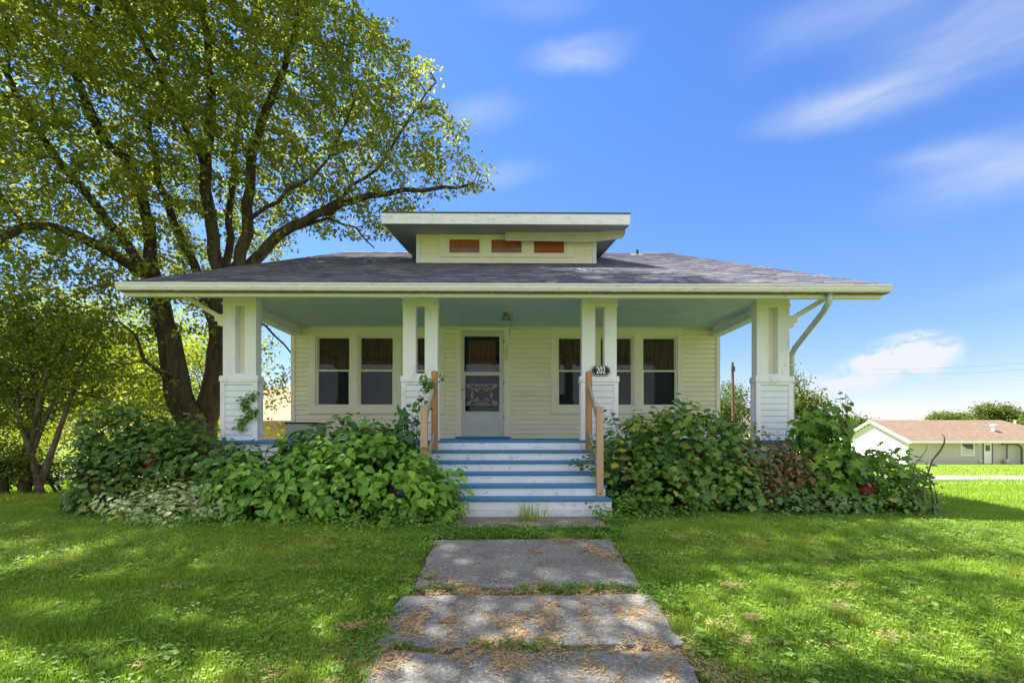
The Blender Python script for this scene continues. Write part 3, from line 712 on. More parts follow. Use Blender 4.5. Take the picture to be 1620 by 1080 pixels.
# steps
ST = thing('porch_steps', None, None, (0, 7.0, 0)); ST.parent = H; ST.location = Vector((0, 7.0, 0))-WL['house']
RI = .148; TR = .25; YN = 7.50
for k in range(0, 6):
    zt_ = 1.0-RI*k; yf = YN-TR*k
    xl, xr = {0: (-1.20, 1.24), 1: (-1.19, 1.245), 2: (-1.50, 1.30)}.get(k, (-1.50, 1.335 if k < 5 else 1.345))
    if k: MB().box(xl-.015, xr+.015, yf-.028, yf+TR+.01, zt_-.037, zt_).build('tread', M_blue, ST, bevel=.007)
    if k < 5: MB().box(xl, xr, yf-.0, yf+.022, zt_-RI+.001, zt_-.043).build('riser', M_riser, ST)
    else:
        MB().box(xl, xr+.02, yf-.0, yf+.022, zt_-.15, zt_-.043).build('riser', M_riser, ST)
        MB().box(xl, xr+.03, yf-.006, yf+.022, -.02, zt_-.153).build('base_board', M_base, ST, bevel=.004)
    if k: MB().box(xl+.002, xl+.03, yf+.023, 7.55, -.02, zt_-.043).build('stringer', M_riser, ST); MB().box(xr-.03, xr-.002, yf+.023, 7.55, -.02, zt_-.043).build('stringer', M_riser, ST)
# handrails
def handrail(sx, bx, fx):
    R = thing('handrail', None, None, (bx, 7.3, .8)); R.parent = H; R.location = WL['handrail' if R.name == 'handrail' else R.name]-WL['house']
    yb, yf = 7.37, 6.40
    zb0 = 1.0-RI; zf0 = 1.0-RI*5
    ztb = at(0, 587.5, yb).z; ztf = at(0, 642.5, yf).z
    def post(x, y, z0, z1, m):
        mb = MB(); mb.box(x-.045, x+.045, y-.045, y+.045, z0, z1)
        b = len(mb.v); mb.v += [(x-.045, y-.045, z1), (x+.045, y-.045, z1), (x+.045, y+.045, z1), (x-.045, y+.045, z1), (x, y, z1+.018)]
        mb.f += [(b, b+1, b+4), (b+1, b+2, b+4), (b+2, b+3, b+4), (b+3, b, b+4)]
        mb.build('post', m, R, bevel=.003)
    post(bx, yb-.05, zb0, ztb, M_post); post(fx, yf+.08, zf0, ztf, M_post2)
    off = .0 
    for za, zb_ in ((1.80, 1.26), (1.10, .62)):
        MB().bar((bx-sx*.0+sx*.0, yb-.096, za-.02), (fx, yf+.127, zb_+.02), .038, .09).build('rail', M_rail, R, bevel=.002)
    return R
handrail(1, q(931.5, 7.32), q(948.5, 6.48)); handrail(-1, q(687.5, 7.32), q(671, 6.48))

# ---- dormer
YD = 11.1; dq = lambda px, y=YD: at(px, 600, y).x; dzz = lambda py, y=YD: at(802, py, y).z
DX0, DX1 = dq(659), dq(943); rzd = rz(YD)
def dcut(px0, px1, py0, py1): return (dq(px0), dq(px1), dzz(py1), dzz(py0))
DW = MB(); zt_ = 5.95
wb = dcut(696, 907, 363, 407)
DW.box(DX0+.02, wb[0]+.02, YD+.02, YD+.1, rzd-.06, zt_); DW.box(wb[1]-.02, DX1-.02, YD+.02, YD+.1, rzd-.06, zt_); DW.box(wb[0]+.02, wb[1]-.02, YD+.02, YD+.1, rzd-.06, wb[2]+.02)
for a, b_ in ((DX0, DX0+.05), (DX1-.05, DX1)): DW.prism([(YD+.101, rzd+.0), (13.9, rz(13.9)-.02), (13.9, rz(13.9)+.05), (13.6, 6.3), (YD+.101, zt_)], 'x', a+.004, b_-.004)
DWO = DW.build('dormer_wall', M_cream, H)
for a, b_ in ((DX0-.006, DX0+.085), (DX1-.085, DX1+.006)): MB().box(a, b_, YD-.012, YD+.098, rzd-.03, zt_-.02).build('corner_board', M_white, DWO, bevel=.003)
MB().box(DX0+.087, DX1-.087, YD-.006, YD+.019, rzd-.01, dzz(408)).build('base_board', M_ctrim, DWO, bevel=.003)
for k in range(9):
    z = dzz(408)+.002+k*.092
    if z > 5.78: break
    for a, b_ in ((DX0+.087, wb[0]-.002), (wb[1]+.002, DX1-.087)): plank(a, b_, YD+.018, z, .091, M_cream, DWO, .018)
ws = [dcut(711, 758.5, 379, 400), dcut(777.5, 825, 379, 400), dcut(845, 892, 379, 400)]
c = MB(); yy0, yy1 = YD-.014, YD+.018
c.box(wb[0], ws[0][0]-.035, yy0, yy1, wb[2], wb[3]); c.box(ws[2][1]+.035, wb[1], yy0, yy1, wb[2], wb[3])
for i in range(2): c.box(ws[i][1]+.035, ws[i+1][0]-.035, yy0, yy1, wb[2], wb[3])
for a in ws: c.box(a[0]-.035, a[1]+.035, yy0, yy1, a[3]+.05, wb[3]); c.box(a[0]-.035, a[1]+.035, yy0, yy1, wb[2], a[2]-.045)
c.build('dormer_casing', M_ctrim, H, bevel=.004)
for i, a in enumerate(ws):
    f = MB(); o_ = .034; y0, y1 = YD-.004, YD+.06
    f.box(a[0]-o_, a[0], y0, y1, a[2]-.044, a[3]+.049); f.box(a[1], a[1]+o_, y0, y1, a[2]-.044, a[3]+.049)
    f.box(a[0], a[1], y0, y1, a[2]-.044, a[2]); f.box(a[0], a[1], y0, y1, a[3], a[3]+.049)
    WN = f.build('dormer_window', M_ctrim, H, bevel=.003)
    MB().box(a[0], a[1], YD+.03, YD+.033, a[2], a[3]).build('pane', M_glass, WN)
    zmid = a[2]+(a[3]-a[2])*(.42 if i < 2 else .0)
    for z0, z1, mm in ((zmid, a[3]+.04, M_red), (a[2]-.04, zmid-.001, M_mauve)):
        if z1-z0 < .045: continue
        cu = MB(); n = 24
        for k in range(n+1):
            xx = a[0]-.03+(a[1]-a[0]+.06)*k/n; yy = YD+.05+.006*math.sin(k*1.7)
            cu.v += [(xx, yy, z0), (xx, yy, z1)]
            if k: cu.f.append((2*k-2, 2*k, 2*k+1, 2*k-1))
        cu.build('curtain', mm, WN)
# dormer roof
YF = 10.15; fx0, fx1 = at(604, 600, YF).x, at(997, 600, YF).x; zb0 = at(802, 354.5, YF).z; zt0 = at(802, 337, YF).z
DR = MB().prism([(YF+.03, zb0+.02), (13.7, zb0+.02+.155*3.55), (13.7, zt0+.155*3.55), (YF+.03, zt0-.01)], 'x', fx0+.02, fx1-.02).build('dormer_roof', M_soffit, H)
MB().box(fx0, fx1, YF, YF+.028, zb0, zt0-.012).build('fascia_board', M_dfasc, DR, bevel=.004)
MB().box(fx0-.008, fx1+.008, YF-.012, YF+.05, zt0-.010, zt0+.006).build('drip_edge', M_drip, DR)
for s, xx in ((-1, fx0), (1, fx1)):
    a, b_ = sorted((xx, xx-s*.022)); MB().prism([(YF+.029, zb0+.002), (13.65, zb0+.002+.155*3.5), (13.65, zt0-.012+.155*3.5), (YF+.029, zt0-.012)], 'x', a, b_).build('side_fascia', M_dfasc, DR)
V, F = [], []
MB().prism([(YF-.012, zt0+.007), (13.75, zt0+.007+.155*3.6), (13.75, zt0+.016+.155*3.6), (YF-.012, zt0+.016)], 'x', fx0-.008, fx1+.008).build('roof_covering', M_shingle, DR)
# sagging strip of soffit hanging in front of the dormer windows
hp0, hp1 = at(799.5, 357, 10.85), at(987, 358, 10.55); m = MB(); n = 9
zA, zB = at(0, 377.3, 10.85).z, at(0, 375, 10.7).z
ztp = at(0, 357, 10.85).z
pts = [(at(799.5, 0, 10.85).x, 10.85, ztp+.03, zA), (at(941, 0, 10.82).x, 10.82, ztp+.03, zB), (at(984, 0, 10.62).x, 10.62, ztp+.02, at(0, 373, 10.62).z), (at(989, 0, 10.55).x, 10.55, ztp, at(0, 366, 10.55).z)]
SP = None
for k in range(5):
    mm = MB()
    for (x, y, zt1, zb1) in pts:
        a = zb1+(zt1-zb1)*k/5; b_ = zb1+(zt1-zb1)*(k+1)/5-.003
        mm.v += [(x, y-.004, a), (x, y-.0, b_), (x, y+.008, b_), (x, y+.008, a)]
    for i in range(3):
        for c0, c1 in ((0, 1), (1, 2), (2, 3), (3, 0)): mm.f.append((i*4+c0, (i+1)*4+c0, (i+1)*4+c1, i*4+c1))
    mm.f += [(0, 1, 2, 3), (12, 15, 14, 13)]
    mm.build('hanging_soffit_strip', M_tin, DR, label='beige soffit strip hanging loose over the dormer windows')

# grey box on the porch
bx0, bx1 = at(451.5, 0, 9.0).x, at(500, 0, 9.0).x
GB = thing('storage_box', 'weathered grey box with black rim on the porch floor by the left house corner', 'box', ((bx0+bx1)/2, 9.3, 1.0))
M_gbox = mat('weathered_grey_panel', (.42, .43, .38), .7, .15, 5, .2, 30, grime=(.2, .18, .1), gamt=.6, gscale=5)
zt_ = at(0, 667.5, 9.0).z
b_ = MB().box(bx0, bx1, 9.0, 9.5, 1.002, zt_-.03).build('body', M_gbox, GB, bevel=.005)
MB().box(bx0-.012, bx1+.012, 8.988, 9.512, zt_-.03, zt_).build('rim', M_plate, GB, bevel=.004)
# ------------------------------------------------------------------ vegetation
def inblobs(P, blobs):
    m = np.zeros(len(P), bool)
    for (c, r) in blobs:
        r = np.array(r if hasattr(r, '__len__') else (r, r, r), float)
        m |= (((P-np.array(c))/r)**2).sum(1) < 1
    return m
def sample_blobs(blobs, n, rng, shell=0.):
    vol = np.array([np.prod(r if hasattr(r, '__len__') else (r, r, r))**(1.0) for c, r in blobs])
    vol = vol**(1 if not shell else .67); k = rng.choice(len(blobs), n, p=vol/vol.sum())
    d = norm(rng.normal(size=(n, 3))); u = rng.random(n)
    rad = (shell+(1-shell)*u)**(1/3) if not shell else shell+(1-shell)*u
    C = np.array([b[0] for b in blobs], float)[k]; R = np.array([b[1] if hasattr(b[1], '__len__') else (b[1],)*3 for b in blobs], float)[k]
    return C+d*rad[:, None]*R, d, k
def vnoise(P, s, seed=0):
    """cheap smooth noise in [-1,1]"""
    r = np.random.default_rng(seed); o = np.zeros(len(P))
    for i in range(7):
        k = r.normal(size=3)*s*(1+.45*i); o += np.sin(P@k+r.random()*6.28)
    return o/3.2
def colonize(nodes, parent, att, step=.34, kill=.55, infl=3.0, iters=90):
    N = [np.array(p, float) for p in nodes]; par = list(parent)
    A = np.array(att, float); nd = np.full(len(A), 1e9); ni = np.zeros(len(A), int)
    new = list(range(len(N))); kids = {}
    for it in range(iters):
        if not len(A): break
        Q = np.array([N[i] for i in new]); idx = np.array(new)
        if len(Q):
            for c in range(0, len(Q), 400):
                d = np.linalg.norm(A[:, None]-Q[None, c:c+400], axis=2); j = d.argmin(1); dm = d[np.arange(len(A)), j]
                b = dm < nd; nd[b] = dm[b]; ni[b] = idx[c:c+400][j[b]]
        keep = nd > kill; A, nd, ni = A[keep], nd[keep], ni[keep]
        act = nd < (infl if it > 3 else 99)
        if not act.any(): break
        new = []
        for n_ in np.unique(ni[act]):
            v = norm(A[act & (ni == n_)]-N[n_]).sum(0)
            v = v/max(np.linalg.norm(v), 1e-6)
            if par[n_] >= 0:
                pv = N[n_]-N[par[n_]]; v = v+.35*pv/max(np.linalg.norm(pv), 1e-6)
            v = v+RNG.normal(size=3)*.16; v /= np.linalg.norm(v)
            q_ = N[n_]+v*step
            if any(np.linalg.norm(q_-N[k]) < step*.4 for k in kids.get(n_, [])): continue
            N.append(q_); par.append(int(n_)); new.append(len(N)-1); kids.setdefault(n_, []).append(len(N)-1)
        if not new: break
    return np.array(N), np.array(par)
M_barkd = bark('dark_maple_bark', (.040, .030, .022), (.105, .082, .062))
M_barkl = bark('pale_stem_bark', (.10, .075, .05), (.20, .16, .12), 14)
M_barkf = bark('far_bark', (.06, .045, .033), (.12, .10, .08), 5)
def big_tree(name, label, limbs, blobs, natt, lpn, leafm, lsize, base_r, seed, tmpl=T_TRI5, excl=None, step=.34, spread=.24, barkm=None, gapthr=-.25, cat='tree', kill=.55, group=None, reach=.045):
    """limbs: list of (parent_limb, parent_index, [points], r0, r1)"""
    barkm = barkm or M_barkd; rng = np.random.default_rng(seed)
    nodes = []; par = []; rad = []; L = []
    for (pl, pi, pts, r0, r1) in limbs:
        if pl is not None: r0 *= .8; r1 *= .75
        pts = [np.array(p, float) for p in pts]
        if pl is not None: start = L[pl][pi]; pts = [nodes[start]]+pts
        # subdivide with slight wander
        fine = [pts[0]]
        for a, b in zip(pts[:-1], pts[1:]):
            n = max(1, int(np.linalg.norm(b-a)/step))
            for k in range(1, n+1): fine.append(a+(b-a)*k/n+(rng.normal(size=3)*.035 if k < n else 0))
        ids = []
        for i, p in enumerate(fine):
            if i == 0 and pl is not None: ids.append(L[pl][pi]); continue
            nodes.append(p); par.append(ids[-1] if ids else -1); ids.append(len(nodes)-1); rad.append(r0+(r1-r0)*i/(len(fine)-1))
        # map control index -> node id
        ctr = []
        acc = 0
        L.append(ids)
    nl = len(nodes)
    att, _, _ = sample_blobs(blobs, natt, rng)
    att = att[vnoise(att, 1.1, seed) > gapthr]
    if excl is not None: att = att[~excl(att)]
    N, P = colonize(nodes, par, att, step=step, kill=kill)
    n = len(N); ch = [[] for _ in range(n)]
    for i, p in enumerate(P):
        if p >= 0: ch[p].append(i)
    R = np.zeros(n); order = range(n-1, -1, -1)
    for i in order:
        if not ch[i]: R[i] = .007
        else: R[i] = sum(R[c]**2.35 for c in ch[i])**(1/2.35)
        if i < nl: R[i] = max(rad[i], min(R[i], rad[i]*1.2))
        else: R[i] = min(R[i], .05+.0)
    T = thing(name, label, cat, tuple(N[0]), group)
    # trunk + main limbs as parts, thin branches joined
    for li, ids in enumerate(L):
        pts = [N[i] for i in ids]; rr = [R[i] for i in ids]
        if limbs[li][0] is not None: rr[0] = min(rr[0], rr[1]*1.25)
        else: rr = [r*(1+.4*math.exp(-k*step/.45)) for k, r in enumerate(rr)]
        MB().tube(pts, rr, 12).build('trunk' if limbs[li][0] is None else 'limb', barkm, T, smooth=True)
    bad = excl(N) if excl is not None else np.zeros(n, bool)
    for i in range(nl, n):
        if P[i] >= nl and bad[P[i]]: bad[i] = True
    mb = MB()
    for i in range(nl, n):
        if P[i] < nl or len(ch[P[i]]) > 1 and ch[P[i]][0] != i or P[i] < nl:
            chain = [P[i], i]
            while ch[chain[-1]]: chain.append(ch[chain[-1]][0])
            if any(bad[k] for k in chain[1:]): chain = chain[:1]+[k for k in chain[1:] if not bad[k]]
            if len(chain) < 2: continue
            rr = [min(R[chain[0]], R[i]*1.3)]+[R[k] for k in chain[1:]]
            mb.tube([N[k] for k in chain], rr, 6 if max(rr) > .02 else 3, cap=False)
    mb.build('branches', barkm, T, smooth=True, kind='stuff')
    thin = np.where((R < .024) & (np.arange(n) >= nl) & ~bad)[0]
    c = np.repeat(N[thin], lpn, 0); m = len(c)
    tw = np.repeat(rng.uniform(.45, 1.35, len(thin)), lpn)[:, None]; dd = norm(np.repeat(N[thin]-N[P[thin]], lpn, 0))
    Pn = c+rng.normal(size=(m, 3))*spread*tw*np.array([1, 1, .7])+dd*rng.uniform(-.2, .45, (m, 1))-np.array([0, 0, .10])*rng.random((m, 1))
    if excl is not None: Pn = Pn[~excl(Pn)]; m = len(Pn)
    nrm = norm(rng.normal(size=(m, 3))*.75+np.array([0, 0, .75])); D = norm(rng.normal(size=(m, 3))*np.array([1, 1, .5])+np.array([0, 0, -.35]))
    V, F = scatter(*tmpl, Pn, frames(D, nrm), rng.uniform(lsize*.65, lsize*1.3, m))
    fastmesh('crown', V, F, leafm, T, kind='stuff')
    print(name, 'nodes', n, 'leaves', m); return T

LM_maple = leafmat('silver_maple_leaf', [(0, (0.101, 0.144, 0.031)), (.35, (0.159, 0.212, 0.044)), (.7, (0.236, 0.280, 0.062)), (1, (0.361, 0.322, 0.087))], trans=.52, tcol=(1.6, 1.5, .5), pscale=.5)
LM_back = leafmat('sunny_background_leaf', [(0, (0.130, 0.188, 0.022)), (.5, (0.208, 0.263, 0.030)), (1, (0.312, 0.325, 0.042))], trans=.55, tcol=(1.5, 1.5, .45), pscale=.4)
LM_shrubt = leafmat('dark_shrub_leaf', [(0, (0.069, 0.120, 0.023)), (.5, (0.128, 0.191, 0.030)), (.85, (0.222, 0.263, 0.037)), (1, (0.510, 0.310, 0.056))], trans=.4, tcol=(1.4, 1.4, .5))
LM_far = leafmat('far_tree_leaf', [(0, (0.065, 0.111, 0.023)), (.5, (0.111, 0.156, 0.031)), (1, (0.169, 0.208, 0.046))], trans=.35, tcol=(1.3, 1.3, .5), pscale=.3)
def A3(px, py, y): v = at(px, py, y); return (v.x, v.y, v.z)
# the big maple beside the house: two leaning stems and their limbs
y0 = 12.2; gb = float(gz(-7.7, y0))
limbs = [
 (None, 0, [(-7.75, y0, gb-.1), A3(302, 690, 12.1), A3(288, 640, 12.1), A3(274, 575, 12.0), A3(258, 510, 12.0), A3(243, 440, 12.0)], .38, .21),          #0 left stem
 (None, 0, [(-7.25, y0+.25, gb-.1), A3(322, 690, 12.5), A3(337, 620, 12.5), A3(346, 560, 12.5), A3(350, 490, 12.5), A3(352, 440, 12.4)], .33, .23),      #1 right stem
 (0, -1, [A3(215, 425, 11.6), A3(171, 397, 11.0), A3(117, 369, 10.6), A3(78, 358, 10.2), A3(40, 358, 9.8), A3(-20, 395, 9.4)], .17, .07),                # low left limb
 (0, -1, [A3(200, 385, 11.6), A3(148, 320, 11.0), A3(85, 245, 10.4), A3(30, 160, 9.8), A3(-20, 60, 9.4)], .16, .05),
 (0, -1, [A3(238, 390, 12.0), A3(224, 300, 11.8), A3(200, 250, 11.4), A3(165, 225, 11.2), A3(150, 190, 11.2), A3(120, 120, 11.0), A3(150, 40, 10.6), A3(165, -80, 10.2)], .19, .05),
 (1, -6, [A3(315, 440, 12.4), A3(290, 385, 12.3), A3(268, 330, 12.2), A3(250, 290, 12.2), A3(235, 200, 12.2), A3(270, 80, 12.2)], .17, .05),
 (1, -1, [A3(338, 400, 12.3), A3(331, 330, 12.2), A3(326, 270, 12.0), A3(335, 160, 11.6), A3(320, 20, 11.0), A3(330, -120, 10.2)], .20, .06),
 (1, -1, [A3(362, 400, 12.7), A3(366, 310, 12.8), A3(375, 200, 13.0), A3(400, 90, 13.2)], .13, .04),
 (1, -1, [A3(378, 420, 12.2), A3(392, 370, 12.0), A3(396, 300, 11.9), A3(400, 235, 11.8), A3(440, 130, 11.6), A3(470, 30, 11.0), A3(480, -90, 10.0)], .19, .05),
 (1, -1, [A3(395, 420, 12.4), A3(440, 372, 12.2), A3(500, 338, 12.0), A3(560, 318, 11.8), A3(640, 300, 11.6), A3(700, 296, 11.4), A3(750, 290, 11.3)], .20, .035),
 (9, 5, [A3(520, 345, 12.3), A3(563, 360, 12.4), A3(592, 392, 12.4)], .06, .02),
 (9, 8, [A3(600, 265, 11.8), A3(640, 200, 11.8), A3(690, 130, 11.8)], .06, .02),
 (8, 4, [A3(440, 320, 11.4), A3(480, 290, 11.2), A3(520, 250, 11.0), A3(560, 160, 10.8)], .07, .02),
 (0, 6, [A3(255, 590, 11.6), A3(228, 570, 11.3), A3(215, 530, 11.2), A3(190, 510, 11.0)], .085, .03),
 (1, 5, [A3(390, 500, 13.0), A3(420, 515, 13.4), A3(450, 545, 13.6), A3(470, 570, 13.8)], .08, .03),
 (6, 6, [A3(200, 10, 10.6), A3(160, -120, 9.4), A3(300, -300, 8.4)], .09, .04),
]
def excl_main(P):
    """keep the crown off the roof and out of the open sky right of the tree"""
    x, y, z = P[:, 0], P[:, 1], P[:, 2]
    u = x/y*760+802; v = 687-(z-ZC)/y*760
    over_roof = (abs(x) < 5.9) & (y > 6.5) & (z < HE+SL*(y-YE)+.5) & (z > 3.0)
    rt = np.interp(v, [-400, -60, 0, 60, 120, 200, 270, 300, 340, 420], [640, 600, 545, 655, 700, 745, 800, 760, 690, 620])
    return over_roof | ((u > rt+20*np.sin(v*.07)+16*np.sin(v*.19+1)+9*np.sin(v*.41)-8) & (v > -60)) | ((v > 395) & (u > 400) & (y < 12.6)) | ((y < 7.6) & (v > 40))
def bl(px, py, y, r): return (A3(px, py, y), r)
blobs = [bl(590, 180, 11.6, (2.3, 2.0, 2.3)), bl(700, 265, 11.3, (1.6, 1.1, 1.0)), bl(755, 278, 11.3, (.8, .6, .5)), bl(735, 190, 11.3, (.7, .6, .9)), bl(640, 110, 11.3, (1.5, 1.4, 1.2)), bl(440, 120, 11.3, 2.9), bl(500, 300, 12, (2.2, 1.6, 1.3)),
         bl(250, 110, 11.3, 3.2), bl(60, 130, 10.5, 3.2), bl(150, 250, 11.2, (2.8, 2.4, 1.8)), bl(380, 230, 12.5, 2.2), bl(40, 380, 10.5, (2.2, 2, 1.6)), bl(-60, 260, 9.6, 3),
         bl(130, 560, 11.4, (2.2, 1.6, 1.5)), bl(220, 480, 11.6, (1.7, 1.3, 1.2)), bl(430, 590, 13.6, (.9, .8, 1.2)), bl(300, -120, 10.5, 3.6), bl(40, -120, 9.8, 3.6), bl(500, -110, 10, 2.8),
         bl(60, 480, 11, (2.4, 1.8, 1.4)), bl(200, 430, 12, (2, 1.5, 1.2)), bl(340, 470, 13.6, (1.3, 1, 1)), bl(110, 640, 12.5, (1.8, 1.2, .9)), bl(560, 340, 12.6, (1.4, 1, .7)), bl(150, -200, 8.6, 2.6), bl(620, 370, 13.4, (1.2, .8, .8)), bl(590, 350, 12.8, (1.3, 1, .8)), bl(480, 370, 13.4, (1.5, 1, .8)), bl(330, 400, 14.5, (2.4, 1.6, 1.6))]
big_tree('maple_tree', 'huge spreading maple with dark leaning stems behind the left porch corner', limbs, blobs, 15500, 42, LM_maple, .098, .4, 3, excl=excl_main, gapthr=-.30, kill=.40, spread=.15)
# second maple added out of view, crown shaped to shade the front lawn
gb = float(gz(-9.5, 4.6))
limbs2 = [(None, 0, [(-9.5, 4.6, gb-.1), (-9.3, 4.7, 2.5), (-8.9, 4.9, 5.0), (-8.6, 5.2, 7.2)], .42, .28),
          (0, -1, [(-7.4, 5.4, 8.6), (-5.6, 5.4, 9.4), (-3.6, 5.2, 9.8), (-1.6, 5.2, 10.0), (.2, 5.2, 10.2)], .2, .05),
          (0, -1, [(-8.4, 6.2, 9.2), (-7.4, 7.0, 11.0), (-5.2, 7.4, 11.8), (-3, 7.6, 12.2), (-.6, 7.6, 12.3)], .2, .05),
          (0, -1, [(-8.8, 4.0, 9.0), (-8.2, 3.2, 10.6), (-7.8, 3.0, 12)], .16, .05), (0, -1, [(-10.2, 5.4, 9.4), (-11, 5.6, 11.4)], .15, .05)]
blobs2 = [((-8.5, 4.6, 10.2), (2.6, 2.2, 2.2)), ((-5.2, 5.0, 10.2), (2.4, 1.9, 1.6)), ((-2.2, 5.0, 10.3), (2.2, 1.7, 1.5)), ((.6, 5.4, 10.6), (1.9, 1.4, 1.2)),
          ((-6.8, 7.6, 12.2), (2.4, 1.6, 1.8)), ((-3.4, 7.9, 12.6), (2.4, 1.6, 1.5)), ((-.4, 7.7, 12.6), (2.0, 1.4, 1.3)), ((2.0, 7.0, 12.2), (1.5, 1.2, 1.0)), ((-5.4, 6.3, 10.8), (1.9, 1.8, 1.3)), ((-6.2, 6.6, 11.6), (1.6, 1.5, 1.2))]
excl2 = lambda P: (P[:, 2] < 1.35+.925*P[:, 1]) & (P[:, 0] > -1.08*P[:, 1]-.4)
big_tree('maple_tree', 'extra maple added out of view on the left, crown shaped to shade the lawn', limbs2, blobs2, 4200, 12, LM_maple, .13, .4, 5, excl=excl2, gapthr=-.30, spread=.3, kill=.45)

# leafy mid-distance trees: trunk, a few limbs, clumped crown
def clump_tree(name, label, x, y, h, blobs, nclump, lpc, lsize, lm, seed, group=None, trunk_r=.16, stems=1, cat='tree', barkm=None, cs=.32, tmpl=T_DIAMOND, z0=None, flat=1.):
    rng = np.random.default_rng(seed); g = float(gz(x, y)) if z0 is None else z0
    T = thing(name, label, cat, (x, y, g), group)
    C, dr, k = sample_blobs(blobs, nclump, rng, .45); C = C[C[:, 2] > g+.15]
    for s in range(stems):
        bx = x+(rng.uniform(-.16, .16) if stems > 1 else 0)*(1+stems*.12); by = y+(rng.uniform(-.12, .12) if stems > 1 else 0)
        tg = C[rng.integers(len(C))]; top = np.array([x+(tg[0]-x)*.55, y+(tg[1]-y)*.55, g+h*rng.uniform(.55, .8)])
        b0 = np.array([bx, by, g-.08]); mid = b0*.55+top*.45+np.array([(bx-x)*.9, (by-y)*.9, 0])+rng.normal(size=3)*.07*h/4
        P = [(1-w)**2*b0+2*w*(1-w)*mid+w*w*top for w in np.linspace(0, 1, 8)]
        MB().tube(P, [trunk_r*(1.25-.75*w) for w in np.linspace(0, 1, 8)], 8).build('trunk', barkm or M_barkf, T, smooth=True)
        mb = MB()
        for j in range(max(3, 14//stems)):
            c = C[rng.integers(len(C))]; st = P[rng.integers(3, 8)]; md = (st+c)/2+np.array([0, 0, .12*h/4])
            mb.tube([st, md, c], [trunk_r*.4, trunk_r*.25, trunk_r*.08], 5)
        mb.build('limbs', barkm or M_barkf, T, smooth=True, kind='stuff')
    m = len(C)*lpc; c = np.repeat(C, lpc, 0); sc = np.repeat(rng.uniform(.5, 1.3, len(C)), lpc)
    P = c+rng.normal(size=(m, 3))*cs*np.array([1, 1, .62*flat])*sc[:, None]
    P = P[P[:, 2] > g+.05]; m = len(P)
    nr = norm(rng.normal(size=(m, 3))*.8+np.array([0, 0, .8])); D = norm(rng.normal(size=(m, 3))*np.array([1, 1, .5])+np.array([0, 0, -.3]))
    V, F = scatter(*tmpl, P, frames(D, nr), rng.uniform(.65, 1.3, m)*lsize)
    fastmesh('crown', V, F, lm, T, kind='stuff'); return T
# multi-stemmed small tree on the far left
clump_tree('small_tree', 'dark multi-stemmed small tree at the left edge of the lawn', -9.55, 9.8, 3.4,
           [bl(30, 560, 9.9, (1.1, 1, .8)), bl(110, 540, 9.8, (.9, .9, .7)), bl(-40, 620, 9.8, (1, 1, .8)), bl(120, 610, 9.9, (.7, .7, .55)), bl(20, 650, 9.8, (.8, .8, .5)), bl(60, 500, 10.1, (1, .8, .5))],
           420, 34, .075, LM_shrubt, 11, stems=6, trunk_r=.055, barkm=M_barkl, cs=.17, tmpl=T_DIAMOND)
clump_tree('shrub', 'low dark shrub with twisted stem at the far left edge below the small tree', at(-5, 775, 9.6).x, 9.6, 1.0,
           [bl(-10, 720, 9.6, (.7, .5, .4)), bl(20, 745, 9.7, (.5, .4, .25))], 90, 22, .07, LM_shrubt, 12, stems=3, trunk_r=.05, cs=.12, cat='shrub')
clump_tree('shrub', 'low dark bush growing round the foot of the multi-stemmed small tree', at(85, 770, 10.2).x, 10.2, .9,
           [bl(85, 745, 10.2, (.45, .4, .35)), bl(60, 755, 10.1, (.4, .3, .3))], 60, 22, .06, LM_shrubt, 13, stems=3, trunk_r=.03, cs=.12, cat='shrub')
# sunlit trees behind
BG = [(150, 17.5, [bl(150, 560, 17.5, (3, 1.6, 1.8)), bl(90, 520, 18, (2.2, 1.6, 1.4)), bl(200, 610, 17, (2.2, 1.4, 1.3))], 'sunlit yellow-green tree behind the lawn, between small tree and maple stems', 17.5, .13),
      (330, 21, [bl(310, 600, 21, (3, 2, 2.2)), bl(350, 560, 22, (2, 2, 2.0)), bl(250, 640, 20.5, (2.4, 2, 1.5)), bl(200, 660, 19, (2.2, 1.5, 1.2)), bl(330, 665, 19, (2.4, 1.5, 1.2))], 'bright yellow-green tree directly behind the forked maple stems', 21, .14),
      (20, 22, [bl(20, 600, 22, (3.4, 2, 2.4)), bl(-60, 560, 22, (3, 2, 2.4)), bl(80, 640, 21.5, (2.4, 2, 1.6)), bl(20, 670, 20, (3, 1.5, 1.2)), bl(110, 675, 20, (2.2, 1.5, 1.0))], 'broad sunlit tree behind the multi-stemmed small tree', 22, .15),
      (250, 27, [bl(230, 560, 27, (4, 2, 3.2)), bl(160, 600, 27, (3, 2, 2.4))], 'tall pale green tree farthest back on the left', 27, .17)]
for i, (px, y, bs, lab, yy, ls) in enumerate(BG):
    clump_tree('background_tree', lab, at(px, 700, y).x, y, 4.6, bs, 300, 42, ls, LM_back, 20+i, 'sunlit trees behind the left lawn', cs=.42, trunk_r=.14)
# weedy brush under the background trees (low, patchy)
for i, (px, py, y, r) in enumerate([(10, 715, 15, (1.8, .8, .9)), (190, 725, 14.5, (1.3, .7, .6)), (300, 700, 15.5, (2.0, .8, 1.0)), (120, 690, 26, (5.5, 1.2, 1.5))]):
    clump_tree('shrub', ['pale green brush low behind the left shrub', 'pale brush behind the dark bush left of the porch', 'bright brush at the foot of the maple behind the porch corner', 'distant hedge-like brush across the back lawn on the left'][i],
               at(px, 700, y).x, y, 1.0, [bl(px, py, y, r)], 130, 30, .09, LM_back, 40+i, 'brush behind the left lawn', trunk_r=.03, stems=3, cs=.2, cat='shrub')
